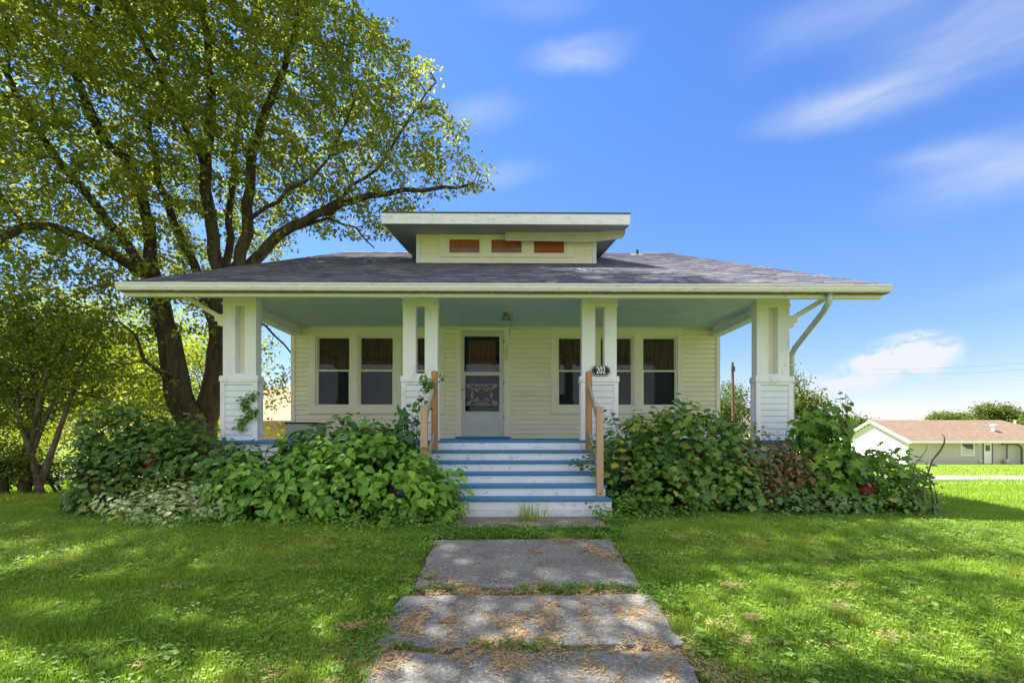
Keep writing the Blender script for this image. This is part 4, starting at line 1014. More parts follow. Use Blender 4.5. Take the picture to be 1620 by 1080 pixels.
# far trees on the right
for i, (px, y, bs, lab) in enumerate([
    (1155, 46, [bl(1150, 640, 46, (2.2, 2, 2.6)), bl(1172, 665, 46, (1.6, 1.5, 1.6)), bl(1138, 655, 46, (1.6, 1.5, 2))], 'olive tree seen between the house corner and right pier'),
    (1275, 24, [bl(1262, 640, 24, (1.0, 1, .9)), bl(1282, 650, 24, (1.0, 1, .8)), bl(1256, 605, 24, (.35, .5, .5)), bl(1270, 690, 24, (1.1, 1, .8))], 'loose tree standing right of the porch pier behind the bushes'),
    (1345, 70, [bl(1335, 672, 70, (3.4, 2, 1.6)), bl(1355, 676, 70, (3, 2, 1.4)), bl(1322, 678, 70, (2, 2, 1.2))], 'distant round tree left of the tan neighbouring house'),
    (1508, 80, [bl(1490, 662, 80, (1.6, 2, .8)), bl(1508, 662, 80, (1.6, 2, .8)), bl(1525, 663, 80, (1.8, 2, .7))], 'low far trees peeking over the brown roof'),
    (1568, 70, [bl(1560, 655, 70, (2.2, 2, 1.6)), bl(1580, 655, 70, (2.0, 2, 1.4)), bl(1602, 661, 70, (1.8, 2, 1.3))], 'rounded green tree over the right part of the brown roof'),
    (1625, 66, [bl(1625, 675, 66, (2, 2, 1.2)), bl(1650, 668, 66, (3, 2, 1.6))], 'tree cut off by the right edge behind the brown roof')]):
    clump_tree('far_tree', lab, at(px, 690, y).x, y, 5.0, bs, 190, 40, .10*y/30+.05, LM_far, 60+i, 'distant trees right of the house', cs=.32 if y < 30 else .5, trunk_r=.16)

# ------------------------------------------------------------------ shrubs with pickable leaves
def shrub(name, label, cat, base, blobs, ntip, lpt, lsize, tmpl, lm, seed, nind=300, stem_m=None, droop=.35, whorl=.09, face=(0, -1, .75), shell=.72, smax=40, extra=None, group=None, nstem=None, up=.5, individual=True, rng_size=(.5, 1.3), jit=.5):
    rng = np.random.default_rng(seed); T = thing(name, label, cat, base, group)
    C, dr, k = sample_blobs(blobs, ntip, rng, shell)
    ok = (C[:, 2] > gz(C[:, 0], C[:, 1])+.03)
    # keep tips on the union surface, mostly
    inner = np.zeros(len(C), int)
    for (c, r) in blobs:
        rr = np.array(r if hasattr(r, '__len__') else (r,)*3); inner += ((((C-np.array(c))/rr)**2).sum(1) < .55)
    ok &= (inner == 0) | (rng.random(len(C)) < .25)
    C = C[ok]; dr = dr[ok]; C = C+dr*np.abs(rng.normal(size=(len(C), 1)))*.11*(rng.random((len(C), 1)) < .5)+np.array([0, 0, 1.])*np.clip(rng.normal(size=(len(C), 1)), 0, 2.5)*.05*(dr[:, 2:3] > .2)
    if extra is not None: C = np.concatenate([C, np.array(extra)]); dr = np.concatenate([dr, np.tile([0, -.3, 1.], (len(extra), 1))])
    n = len(C); m = n*lpt; ti = np.repeat(np.arange(n), lpt); j = np.tile(np.arange(lpt), n)
    ax = norm(dr*.6+np.array([0, 0, up])+rng.normal(size=(n, 3))*.2)[ti]
    ph = j*2.4+np.repeat(rng.random(n)*6.28, lpt); sdv = norm(np.cross(ax, rng.normal(size=(n, 3))[ti])); tdv = np.cross(ax, sdv)
    rad = sdv*np.cos(ph)[:, None]+tdv*np.sin(ph)[:, None]
    P = C[ti]+rad*whorl*rng.uniform(.2, 1., m)[:, None]-ax*(j/lpt*whorl*2.4)[:, None]
    D = norm(rad+ax*rng.uniform(-.1, .5, m)[:, None]+np.array([0, 0, -1])*droop*rng.uniform(.3, 1.6, m)[:, None])
    N = norm(ax*1.0+np.array(face)*.5+rng.normal(size=(m, 3))*jit*.5)
    S = lsize*rng.uniform(*rng_size, m)*(1-.25*(j == 0))
    R = frames(D, N); P = np.ascontiguousarray(P)
    ok = P[:, 2] > gz(P[:, 0], P[:, 1])+.01; P, R, S = P[ok], R[ok], S[ok]
    d = np.linalg.norm(P-np.array([0, 0, ZC]), axis=1); scr = S/d; 
    # the leaves nearest the viewer's side of the bush show largest
    front = scr-.35*np.clip((P[:, 1]-P[:, 1].min())/max(np.ptp(P[:, 1]), .1), 0, 1)*scr.max()
    o_ = np.argsort(-front) if individual else np.arange(len(P)); ind = o_[:nind] if individual else o_[:0]; rest = o_[len(ind):]
    if len(ind):
        me = bpy.data.meshes.new('leaf'); me.from_pydata(tmpl[0], [], tmpl[1]); me.materials.append(lm)
        bl_ = WL[T.name]
        for q_ in ind:
            o = bpy.data.objects.new('leaf', me); COL.objects.link(o); o.parent = T
            Mx = Matrix([[R[q_][a][b]*S[q_] for b in range(3)] for a in range(3)]).to_4x4(); Mx.translation = Vector(P[q_])-bl_
            o.matrix_basis = Mx
    if len(rest):
        V, F = scatter(*tmpl, P[rest], R[rest], S[rest]); fastmesh('foliage', V, F, lm, T, kind='stuff')
    # stems from the ground
    mb = MB(); ns = nstem if nstem is not None else min(n, smax); sel = rng.choice(n, ns, replace=False)
    bc = np.array(base)
    if extra is not None: sel = np.unique(np.concatenate([sel, np.arange(n-len(extra), n)]))
    for q_ in sel:
        tip = C[q_]; b0 = np.array([tip[0]+(bc[0]-tip[0])*.45+rng.normal()*.05, tip[1]+(bc[1]-tip[1])*.45, 0]); b0[2] = float(gz(b0[0], b0[1]))-.03
        md = (b0+tip)/2+np.array([(b0[0]-tip[0])*.18, 0, .12]); pts = [(1-w)**2*b0+2*w*(1-w)*md+w*w*tip for w in np.linspace(0, 1, 6)]
        mb.tube(pts, np.linspace(.010, .0035, 6), 5)
    if ns: mb.build('stems', stem_m or M_barkl, T, smooth=True, kind='stuff')
    return T
LM_hyd = leafmat('hydrangea_leaf', [(0, (0.088, 0.216, 0.030)), (.4, (0.138, 0.299, 0.037)), (.75, (0.213, 0.393, 0.043)), (1, (0.325, 0.475, 0.059))], trans=.22, tcol=(1.2, 1.3, .5), rough=.55)
LM_hyd2 = leafmat('deep_green_hydrangea_leaf', [(0, (0.039, 0.120, 0.030)), (.6, (0.069, 0.176, 0.041)), (1, (0.173, 0.300, 0.050))], trans=.2, tcol=(1.2, 1.3, .5), rough=.5)
LM_red = leafmat('redbud_leaf', [(0, (0.029, 0.100, 0.032)), (.7, (0.052, 0.146, 0.040)), (1, (0.094, 0.208, 0.043))], trans=.22, tcol=(1.2, 1.3, .5), rough=.42)
LM_vib = leafmat('viburnum_leaf', [(0, (0.052, 0.129, 0.030)), (.4, (0.088, 0.189, 0.034)), (.68, (0.156, 0.265, 0.037)), (.88, (0.312, 0.332, 0.050)), (1, (0.442, 0.287, 0.067))], trans=.25, tcol=(1.3, 1.3, .5))
LM_brown = leafmat('browning_leaf', [(0, (0.067, 0.100, 0.028)), (.4, (0.115, 0.134, 0.035)), (.7, (0.211, 0.134, 0.055)), (1, (0.288, 0.162, 0.078))], trans=.2, tcol=(1.2, 1.1, .5))
LM_lob = leafmat('maple_sapling_leaf', [(0, (0.069, 0.156, 0.024)), (.5, (0.124, 0.250, 0.030)), (.85, (0.211, 0.343, 0.041)), (1, (0.370, 0.416, 0.059))], trans=.4, tcol=(1.4, 1.45, .45))
LM_var = leafmat('variegated_leaf', [(0, (0.125, 0.228, 0.072)), (.35, (0.275, 0.372, 0.144)), (.7, (0.500, 0.564, 0.288)), (1, (0.675, 0.696, 0.432))], trans=.25)
LM_dleft = leafmat('dark_left_bush_leaf', [(0, (0.051, 0.113, 0.026)), (.5, (0.088, 0.176, 0.034)), (.85, (0.158, 0.252, 0.037)), (1, (0.315, 0.328, 0.050))], trans=.3, tcol=(1.4, 1.4, .5))
LM_yel = leafmat('yellow_green_seed_heads', [(0, (.12, .14, .03)), (.6, (.24, .25, .06)), (1, (.36, .34, .12))], trans=.3)
LM_vine = leafmat('vine_leaf', [(0, (0.063, 0.150, 0.016)), (.6, (0.108, 0.225, 0.023)), (1, (0.198, 0.300, 0.039))], trans=.3)
g_ = lambda x, y: float(gz(x, y))
shrub('hydrangea', 'broad hydrangea with light green pointed leaves filling the bed left of the steps', 'shrub', (-2.2, 6.35, 0),
      [((-3.0, 6.35, .30), (.75, .55, .50)), ((-2.35, 6.3, .42), (.75, .6, .62)), ((-1.75, 6.35, .5), (.7, .55, .60)), ((-1.25, 6.1, .34), (.55, .45, .48)), ((-.92, 5.95, .25), (.38, .35, .38)), ((-3.45, 6.35, .25), (.45, .4, .42))],
      860, 6, .135, T_OVATE, LM_hyd, 101, whorl=.06, droop=.5, nstem=50, face=(0, -.9, .8))
HY = shrub('hydrangea', 'taller deep green hydrangea behind the light one, its tops against the porch rim', 'shrub', (-2.3, 6.95, 0),
      [((-2.75, 6.9, .75), (.55, .4, .42)), ((-2.2, 6.95, .85), (.6, .4, .45)), ((-1.8, 7.0, .7), (.5, .35, .4)), ((-2.4, 6.8, .4), (.9, .4, .5))], 230, 6, .18, T_OVATE, LM_hyd2, 102,
      extra=[A3(455, 700, 6.9), A3(480, 690, 6.8), A3(510, 668, 6.9), A3(545, 662, 6.9), A3(560, 680, 6.8), A3(500, 712, 6.7), A3(465, 722, 6.7)], nstem=18, droop=.6)
shrub('hydrangea', 'leggy hydrangea stems with big leaves in front of the left pier', 'shrub', (-3.8, 6.7, 0),
      [((-3.75, 6.75, .45), (.5, .35, .45))], 60, 6, .17, T_OVATE, LM_hyd2, 103, extra=[A3(385, 700, 6.8), A3(400, 695, 6.8), A3(425, 705, 6.8), A3(395, 720, 6.7), A3(420, 725, 6.7), A3(372, 712, 6.8)], nstem=8, droop=.6)
fh = np.array([A3(518, 722, 6.2), A3(384, 681, 6.75), A3(447, 672, 6.8), A3(603, 690, 6.95), A3(589, 702, 6.9), A3(622, 684, 6.95)]); n_ = 90
Pf = np.repeat(fh, n_, 0)+np.random.default_rng(3).normal(size=(len(fh)*n_, 3))*np.array([.04, .03, .018]); rf_ = np.random.default_rng(4)
V, F = scatter(*T_DIAMOND, Pf, frames(rf_.normal(size=Pf.shape), rf_.normal(size=Pf.shape)+np.array([0, -.5, 1.])), rf_.uniform(.008, .018, len(Pf)))
fastmesh('flower_heads', V, F, LM_yel, HY, kind='stuff')
shrub('flowering_shrub', 'fine-leaved shrub with yellow-green seed heads beneath the left porch windows', 'shrub', (-1.75, 7.15, 0),
      [((-1.95, 7.1, 1.0), (.3, .25, .35)), ((-1.6, 7.1, .85), (.35, .25, .4)), ((-2.1, 7.15, .75), (.4, .2, .35))], 170, 7, .085, T_OVATE, LM_vib, 104, extra=[A3(575, 655, 7.1), A3(590, 662, 7.1), A3(605, 672, 7.1), A3(628, 690, 7.05)], nind=200, nstem=14)
shrub('redbud_sapling', 'dark round-leaved sapling leaning against the left handrail', 'shrub', (-1.45, 6.95, 0),
      [((-1.5, 6.95, .95), (.25, .2, .40)), ((-1.45, 6.9, .55), (.32, .25, .40)), ((-1.7, 6.95, .5), (.3, .2, .35))], 110, 5, .12, T_HEART, LM_red, 105,
      extra=[A3(632, 642, 7), A3(640, 655, 7), A3(652, 640, 6.95), A3(664, 628, 6.95), A3(672, 632, 6.95), A3(655, 660, 6.95), A3(668, 655, 6.9), A3(640, 675, 6.95), A3(660, 678, 6.9), A3(628, 690, 6.95)], nstem=8, whorl=.06, droop=.8, jit=.9)
shrub('bush', 'dark green bush crowding the outer side of the left pier', 'shrub', (-4.9, 7.1, 0),
      [((-5.2, 7.2, .62), (.85, .5, .62)), ((-4.5, 7.1, .55), (.6, .4, .62)), ((-5.75, 7.1, .45), (.55, .45, .45)), ((-4.25, 6.95, .4), (.45, .35, .48)), ((-5.5, 6.8, .25), (.6, .4, .3))],
      620, 8, .095, T_LOBE3, LM_dleft, 106, droop=.3, nstem=40, extra=[A3(355+0*i, 695, 7) for i in range(1)])
shrub('maple_sapling', 'leafy sapling with lobed leaves rising above the dark left bush', 'shrub', (-5.45, 7.3, 0),
      [((-5.6, 7.3, 1.15), (.6, .35, .38)), ((-5.0, 7.3, 1.05), (.5, .3, .28)), ((-6.0, 7.3, 1.1), (.4, .3, .45)), ((-6.15, 7.2, .75), (.35, .3, .45))], 190, 6, .12, T_MAPLE, LM_dleft, 107, extra=[A3(125, 650, 7.2), A3(150, 640, 7.2), A3(185, 655, 7.3), A3(300, 668, 7.6), A3(303, 650, 7.6), A3(230, 680, 7.2)], nstem=16, droop=.5)
shrub('variegated_ground_shrub', 'low cream-variegated shrub spreading in front of the dark left bush', 'shrub', (-4.3, 6.25, 0),
      [((-4.6, 6.3, .12), (.6, .35, .24)), ((-3.95, 6.2, .14), (.6, .32, .26)), ((-4.25, 6.4, .2), (.6, .3, .24))], 420, 8, .075, T_OVATE, LM_var, 108, droop=.25, nstem=0, whorl=.06)
shrub('bush', 'large viburnum bush with dark and yellowing leaves right of the steps', 'shrub', (2.4, 6.95, 0),
      [((1.95, 6.95, .66), (.62, .52, .72)), ((2.6, 7.0, .80), (.68, .55, .74)), ((3.2, 7.05, .70), (.6, .5, .66)), ((1.65, 6.8, .40), (.42, .42, .46)), ((2.3, 6.75, .35), (.7, .5, .45)), ((3.0, 6.75, .35), (.7, .5, .45)), ((2.15, 7.0, 1.15), (.4, .3, .3))],
      1100, 7, .10, T_LOBE3, LM_vib, 109, droop=.35, nstem=60, extra=[A3(967, 650, 6.9), A3(1075, 636, 6.95), A3(1095, 634, 6.95), A3(1115, 645, 6.95), A3(1100, 655, 6.9), A3(1040, 645, 6.9), A3(975, 680, 6.8), A3(1130, 650, 7), A3(1010, 655, 6.9)])
shrub('bush', 'half-withered brownish bush in front of the right pier', 'shrub', (3.95, 7.0, 0),
      [((3.85, 7.0, .62), (.45, .4, .5)), ((4.15, 6.95, .5), (.4, .4, .48)), ((3.6, 6.85, .4), (.4, .4, .4))], 330, 7, .085, T_OVATE, LM_brown, 110, nstem=40, droop=.5)
shrub('maple_sapling', 'tall maple sapling with big lobed leaves right of the right pier', 'shrub', (4.75, 7.0, 0),
      [((4.65, 7.0, .70), (.5, .4, .55)), ((4.95, 6.95, .45), (.45, .4, .42)), ((4.55, 7.0, 1.10), (.35, .3, .3)), ((4.4, 6.85, .4), (.4, .35, .4))], 260, 5, .15, T_MAPLE, LM_lob, 111,
      extra=[A3(1290, 650, 7), A3(1308, 640, 7), A3(1316, 660, 7), A3(1300, 672, 7), A3(1325, 668, 6.95), A3(1270, 668, 7)], nstem=24, droop=.75, whorl=.1)
shrub('redbud_sapling', 'thin sprig of round leaves poking up beside the right maple sapling', 'shrub', (4.85, 6.85, 0),
      [((4.85, 6.85, 1.0), (.12, .1, .2))], 4, 3, .15, T_HEART, LM_lob, 112, extra=[A3(1338, 622, 6.85), A3(1341, 632, 6.85), A3(1332, 640, 6.85), A3(1320, 638, 6.85), A3(1335, 655, 6.85), A3(1338, 662, 6.85), A3(1326, 680, 6.85), A3(1340, 672, 6.85)], nstem=2, whorl=.05, droop=.8, jit=1.)
shrub('maple_sapling', 'second smaller maple sapling with gaps between leaves, right of the tall one', 'shrub', (5.6, 7.05, 0),
      [((5.45, 7.05, .48), (.35, .35, .48)), ((5.75, 7.0, .35), (.35, .3, .38)), ((5.5, 6.9, .2), (.45, .35, .25))], 150, 5, .13, T_MAPLE, LM_lob, 113,
      extra=[A3(1405, 702, 7), A3(1428, 706, 7), A3(1398, 715, 7), A3(1440, 712, 7), A3(1380, 712, 7), A3(1445, 738, 7), A3(1420, 725, 7)], nstem=16, droop=.7)
# vine sprigs
shrub('creeper', 'creeper with fingered leaves climbing the front of the left pier', 'vine', (-4.25, 7.58, .8), [((-4.2, 7.58, 1.3), (.02, .02, .02))], 0, 8, .068, T_LOBE3, LM_vine, 114,
      extra=[A3(x, y, 7.58) for x, y in ((403, 618), (398, 620), (392, 622), (386, 626), (384, 632), (383, 640), (388, 636), (400, 644), (396, 650), (388, 654), (382, 658), (404, 650), (378, 668), (384, 664))], nstem=0, whorl=.05, droop=.9)
shrub('creeper', 'small creeper tuft hanging on top of the left back handrail post', 'vine', (-1.2, 7.25, 1.9), [((-1.2, 7.25, 1.9), (.02, .02, .02))], 0, 9, .075, T_OVATE, LM_vine, 115,
      extra=[A3(x, y, 7.2) for x, y in ((671, 592), (676, 596), (682, 600), (674, 606), (669, 612), (680, 610), (698, 592), (676, 602), (672, 600))], nstem=0, whorl=.045, droop=.9)
shrub('creeper', 'creeper sprig reaching over the right end of the steps', 'vine', (1.2, 6.9, .6), [((1.2, 6.9, .6), (.02, .02, .02))], 0, 5, .07, T_HEART, LM_hyd2, 116,
      extra=[A3(x, y, 6.75) for x, y in ((908, 726), (915, 728), (924, 732), (934, 724), (938, 716), (940, 700), (936, 690), (928, 722), (938, 735))], nstem=0, whorl=.035, droop=.6)
shrub('weed_clump', 'leafy weed spilling onto the left end of the steps', 'weed', (-.85, 6.3, 0), [((-.85, 6.25, .42), (.28, .2, .22)), ((-1.1, 6.3, .55), (.2, .15, .2))], 60, 6, .10, T_OVATE, LM_hyd, 117, nstem=8, droop=.5)
# ------------------------------------------------------------------ neighbouring buildings
M_fwall = mat('tan_far_siding', (.56, .54, .49), .7, .05, .6)
M_fwhite = mat('far_gable_siding', (.70, .69, .68), .7, .04, .6)
M_froof = randmat('brown_asphalt_roof', [(0, (.13, .075, .05)), (.5, (.17, .10, .068)), (1, (.21, .135, .095))], nscale=3., nv=.3)
def roofmat(name, a, b, c, sx):
    m = bpy.data.materials.new(name); m.use_nodes = True; t = NT(m.node_tree)
    tc = t.new('ShaderNodeTexCoord').outputs['Object']
    mp = t.new('ShaderNodeMapping', i={0: tc, 3: (sx, sx*3, sx*3)})
    col = t.mix(t.smooth(t.noise(mp, 1.6, 6, .75), .35, .65), a, b); col = t.mix(t.smooth(t.noise(mp, 7., 3, .6), .5, .7, 0, .7), col, c)
    p = t.new('ShaderNodeBsdfPrincipled', i={'Base Color': col, 'Roughness': .95, 'Specular IOR Level': .1}); t.new('ShaderNodeOutputMaterial', i={0: p}); return m
M_froof = roofmat('brown_mottled_shingles', (.13, .095, .070), (.19, .14, .105), (.26, .20, .16), 1.0)
M_troof = roofmat('tan_shingles', (.34, .235, .165), (.44, .32, .235), (.28, .2, .14), 2.2)
M_fwin = mat('far_pale_grey', (.62, .62, .60), .4, .04, 2)
M_fdark = mat('far_window_dark', (.10, .11, .12), .2, .1, 2)
YH = 43.0; gh = float(gz(40, 43))
hx0 = at(1437, 700, YH).x; hx1 = hx0+15.5; he = at(1437, 696.5, YH).z; DEP = 8.4
FH = thing('neighbour_house', 'long low tan house with brown shingle roof and white gable end across the street', 'house', (hx0+6, YH, gh))
MB().box(hx0, hx1, YH+.14, YH+.30, gh-.3, he).build('front_wall', M_fwall, FH)
k = 0
fs = MB(); z = gh
wr_ = [(at(1521, 0, YH).x, at(1543, 0, YH).x, at(0, 722, YH).z, at(0, 700, YH).z), (at(1556.5, 0, YH).x, at(1572, 0, YH).x, at(0, 735, YH).z-.2, at(0, 700, YH).z)]
while z < he-.01:
    h = min(.2, he-z); segs = [(hx0+.08, hx1)]
    for a, b_, c0, c1 in wr_:
        if z+h > c0 and z < c1: segs = [s for p, q in segs for s in (((p, a), (b_, q)) if p < a < q else ((p, q),))]
    for p, q in segs: fs.prism([(YH+.10, z), (YH+.139, z), (YH+.139, z+h), (YH+.128, z+h)], 'x', p, q)
    z += .2
fs.build('siding', M_fwall, FH, kind='stuff')
rise = at(1380, 667, YH+DEP/2).z-he
gw = MB(); gw.prism([(YH+.31, gh-.3), (YH+DEP-.01, gh-.3), (YH+DEP-.01, he), (YH+DEP/2, he+rise-.12), (YH+.31, he-.02)], 'x', hx0+.03, hx0+.16); gw.build('gable_wall', M_fwhite, FH)
gs = MB(); z = gh
while z < he+rise-.3:
    f = max(0, (z+.1-he)/rise); a = YH+.13+f*DEP/2; b_ = YH+DEP-f*DEP/2
    gs.prism([(hx0-.012, z), (hx0+.029, z), (hx0+.029, z+.2), (hx0+.015, z+.2)], 'y', a+.02, b_-.02); z += .2
gs.build('siding', M_fwhite, FH, kind='stuff')
MB().box(hx0-.03, hx0+.1, YH+.09, YH+.125, gh-.2, he).build('corner_board', M_pure, FH)
rt = .14; ov = .55; ox = .3; sl_ = rise/(DEP/2); hxr = at(1583, 0, YH+DEP/2).x
r = MB(); zE = he-.05
def RP(x, y): return (x, y, zE+sl_*(min(y, 2*YH+DEP-y)-YH+ov))
A_, B_, C_, D_ = RP(hx0-ox, YH-ov), (hx1+.6, YH-ov, zE), RP(hxr, YH+DEP/2), RP(hx0-ox, YH+DEP/2)
E_, F_ = (hx0-ox, YH+DEP+ov, zE), (hx1+.6, YH+DEP+ov, zE)
tops = [A_, B_, C_, D_, E_, F_]; r.v = [tops[i] for i in range(6)]+[(x, y, z-rt) for x, y, z in tops]
r.f = [(0, 1, 2, 3), (3, 2, 5, 4), (1, 5, 2), (9, 8, 7, 6), (10, 11, 8, 9), (8, 11, 7), (0, 3, 9, 6), (3, 4, 10, 9), (0, 6, 7, 1), (1, 7, 11, 5), (5, 11, 10, 4)]
FR = r.build('roof', M_froof, FH)
MB().box(hx0-ox, hx1+.6, YH-ov-.12, YH-ov-.01, zE-.17, zE+.0).build('gutter', M_pure, FR)
MB().box(hx0-ox+.1, hx1+.5, YH-ov, YH+.09, zE-.19, zE-.145).build('soffit', M_ctrim, FR)
for s in (1, -1):
    ya, yb = (YH-ov, YH+DEP/2-.001) if s > 0 else (YH+DEP/2+.001, YH+DEP+ov)
    za, zb_ = RP(0, ya)[2], RP(0, yb)[2]
    MB().prism([(ya, za-.24), (yb, zb_-.24), (yb, zb_+.01), (ya, za+.01)], 'x', hx0-ox-.04, hx0-ox-.005).build('rake_board', M_pure, FR)
    MB().prism([(ya, za-.17), (yb, zb_-.17), (yb, zb_-.145), (ya, za-.145)], 'x', hx0-ox, hx0-.02).build('rake_soffit', M_ctrim, FR)
(a, b_, c0, c1) = wr_[0]
f = MB(); w = .1
f.box(a, a+w, YH+.06, YH+.16, c0, c1); f.box(b_-w, b_, YH+.06, YH+.16, c0, c1); f.box(a+w, b_-w, YH+.06, YH+.16, c0, c0+w); f.box(a+w, b_-w, YH+.06, YH+.16, c1-w, c1)
WN = f.build('window', M_pure, FH)
MB().box(a+w, b_-w, YH+.12, YH+.138, c0+w, c1-w).build('pane', M_fdark, WN)
m = MB(); m.v = [(a+w, YH+.115, c0+w), (b_-w, YH+.115, c0+w), (b_-w, YH+.115, c0+w+.5), (a+w+.5, YH+.115, c1-w-.45), (a+w, YH+.115, c1-w-.1)]; m.v += [(x, y+.004, z) for x, y, z in m.v]
m.f = [(0, 1, 2, 3, 4), (9, 8, 7, 6, 5)]+[(i, (i+1) % 5+5-0 if 0 else i+5, (i+1) % 5+5, (i+1) % 5) for i in range(5)]
m.build('lit_window_part', M_fwin, WN)  # pale sheet cut aslant; the bare dark pane imitates a diagonal shadow
(a, b_, c0, c1) = wr_[1]; c0 = gh+.05
f = MB(); f.box(a, a+.07, YH+.06, YH+.16, c0, c1); f.box(b_-.07, b_, YH+.06, YH+.16, c0, c1); f.box(a+.07, b_-.07, YH+.06, YH+.16, c1-.07, c1)
DC = f.build('door_frame', M_fdark, FH); FD = MB().box(a+.07, b_-.07, YH+.10, YH+.15, c0, c1-.07).build('door', M_pure, FH)
MB().box(a+.25, b_-.25, YH+.09, YH+.099, c0+1.15, c1-.25).build('pane', M_fdark, FD)
MB().tube([(at(1586, 0, YH-.2).x, YH-.2, at(0, 702, YH).z), (at(1608, 0, YH-.2).x, YH-.2, at(0, 702, YH).z), (at(1614, 0, YH-.2).x, YH-.2, at(0, 705, YH).z-.05), (at(1616.5, 0, YH-.2).x, YH-.2, at(0, 711, YH).z), (at(1616.5, 0, YH-.2).x, YH-.2, gh)], .09, 8).build('vent_pipe', M_fdark, FH)
MB().tube([(at(1594, 0, YH-.15).x, YH-.1, at(0, 702, YH).z), (at(1594, 0, YH-.15).x, YH-.1, gh+.4)], .05, 6).build('service_pipe', M_fdark, FH)
mx = at(1590, 0, YH).x; MB().lathe([(.0, 0), (.22, .02), (.24, .3), (.2, .42), (.0, .45)], (mx, YH-.15, gh+.02), 14).build('gas_meter', M_steel, FH)
for xx, zz in ((at(1549, 0, YH).x, at(0, 701, YH).z), (at(1552, 0, YH).x, gh+.35)): MB().box(xx-.12, xx+.12, YH-.02, YH+.12, zz-.18, zz+.06).build('wall_box', M_fwin, FH)
px_ = at(1571, 680, YH+1.6); zz = RP(0, px_.y)[2]
MB().lathe([(.13, -.1), (.13, .45), (.24, .47), (.24, .6), (.0, .66)], (px_.x, px_.y, zz), 12).build('roof_vent', M_pure, FR)
MB().tube([(at(1606, 0, 60).x, 60, gh), (at(1606, 0, 60).x, 60, at(0, 664, 60).z)], .11, 8).build('utility_pole', M_pure, None, label='short pale pole rising behind the brown roof at the right edge', category='pole')

# tan outbuilding seen through the left end of the porch
YS = 25.0; gs_ = float(gz(-10, YS)); sx0, sx1 = at(372, 0, YS).x, -4.6; se = at(0, 669, YS).z
SH = thing('shed', 'yellow-sided outbuilding with tan shingle roof seen through the left end of the porch', 'shed', ((sx0+sx1)/2, YS+3, gs_))
M_ysid = mat('yellow_shed_siding', (.50, .43, .17), .7, .08, .8, grime=(.3, .25, .12), gamt=.4)
MB().box(sx0+.2, sx1-.2, YS+.45, YS+6, gs_-.2, se+.1).build('wall', M_ysid, SH)
z = gs_
while z < se-.02:
    MB().prism([(YS+.42, z), (YS+.449, z), (YS+.449, z+.198), (YS+.441, z+.198)], 'x', sx0+.2, sx1-.2).build('plank', M_ysid, SH); z += .2
MB().prism([(YS, se), (YS+3.3, se+2.05), (YS+6.6, se), (YS+6.6, se+.12), (YS+3.3, se+2.19), (YS, se+.12)], 'x', sx0-.3, sx1+.3).build('roof', M_troof, SH)
MB().box(sx0-.3, sx1+.3, YS-.03, YS-.002, se-.06, se+.13).build('fascia_board', M_troof, SH)
dx = at(440, 0, YS).x; MB().box(dx-.05, dx+.05, YS+.39, YS+.417, gs_, se-.25).build('door_trim', M_ysid, SH)
# small white garage far right behind the saplings
YG = 62.0; gg = float(gz(40, YG)); ga, gb_ = at(1283, 0, YG).x, at(1332, 0, YG).x; ge = at(0, 697, YG).z; gp = at(0, 683, YG).z
GA = thing('garage', 'distant white gabled garage glimpsed between the right saplings', 'garage', ((ga+gb_)/2, YG, gg))
MB().prism([(ga, gg-.2), (gb_, gg-.2), (gb_, ge), ((ga+gb_)/2, gp), (ga, ge)], 'y', YG, YG+7).build('wall', M_pure, GA)
gm = (ga+gb_)/2
for s in (-1, 1):
    e = gm+s*(gb_-gm+.25); MB().prism([(gm, gp+.02), (gm, gp+.2), (e, ge+.0), (e, ge-.18)] if s > 0 else [(e, ge-.18), (e, ge), (gm, gp+.2), (gm, gp+.02)], 'y', YG-.3, YG+7.3).build('roof', M_fwin, GA)
MB().box(gm-1.2, gm+1.2, YG-.04, YG-.005, gg+.05, gg+2.0).build('garage_door', M_fwin, GA)

# utility pole and wires
M_pole = mat('pole_wood', (.14, .085, .055), .9, .2, 3, grime=(.2, .15, .1), gamt=.5)
YP = 38.0; pp = at(1158.8, 573, YP); gp_ = g_(pp.x, YP)
UP = thing('utility_pole', 'bare brown utility pole standing behind the house, right of its corner', 'pole', (pp.x, YP, gp_))
MB().tube([(pp.x+.1, YP, gp_-.2), (pp.x, YP, pp.z)], [.15, .10], 10).build('post', M_pole, UP)
MB().box(pp.x-.13, pp.x+.13, YP-.17, YP-.05, pp.z-.75, pp.z-.35).build('bracket', M_drip, UP)
for i, (pa, pb) in enumerate((((1380, 583), (1700, 566)), ((1395, 591), (1700, 577)))):
    a, b_ = at(*pa, 70), at(*pb, 52); pts = [a.lerp(b_, w)+Vector((0, 0, -1.2*4*w*(1-w)*.35)) for w in np.linspace(-.0, 1, 14)]
    MB().tube(pts, .012, 4).build('power_line', M_drip, None, label=['upper thin power line crossing the sky at the right edge', 'lower thin power line crossing the sky at the right edge'][i], category='wire')

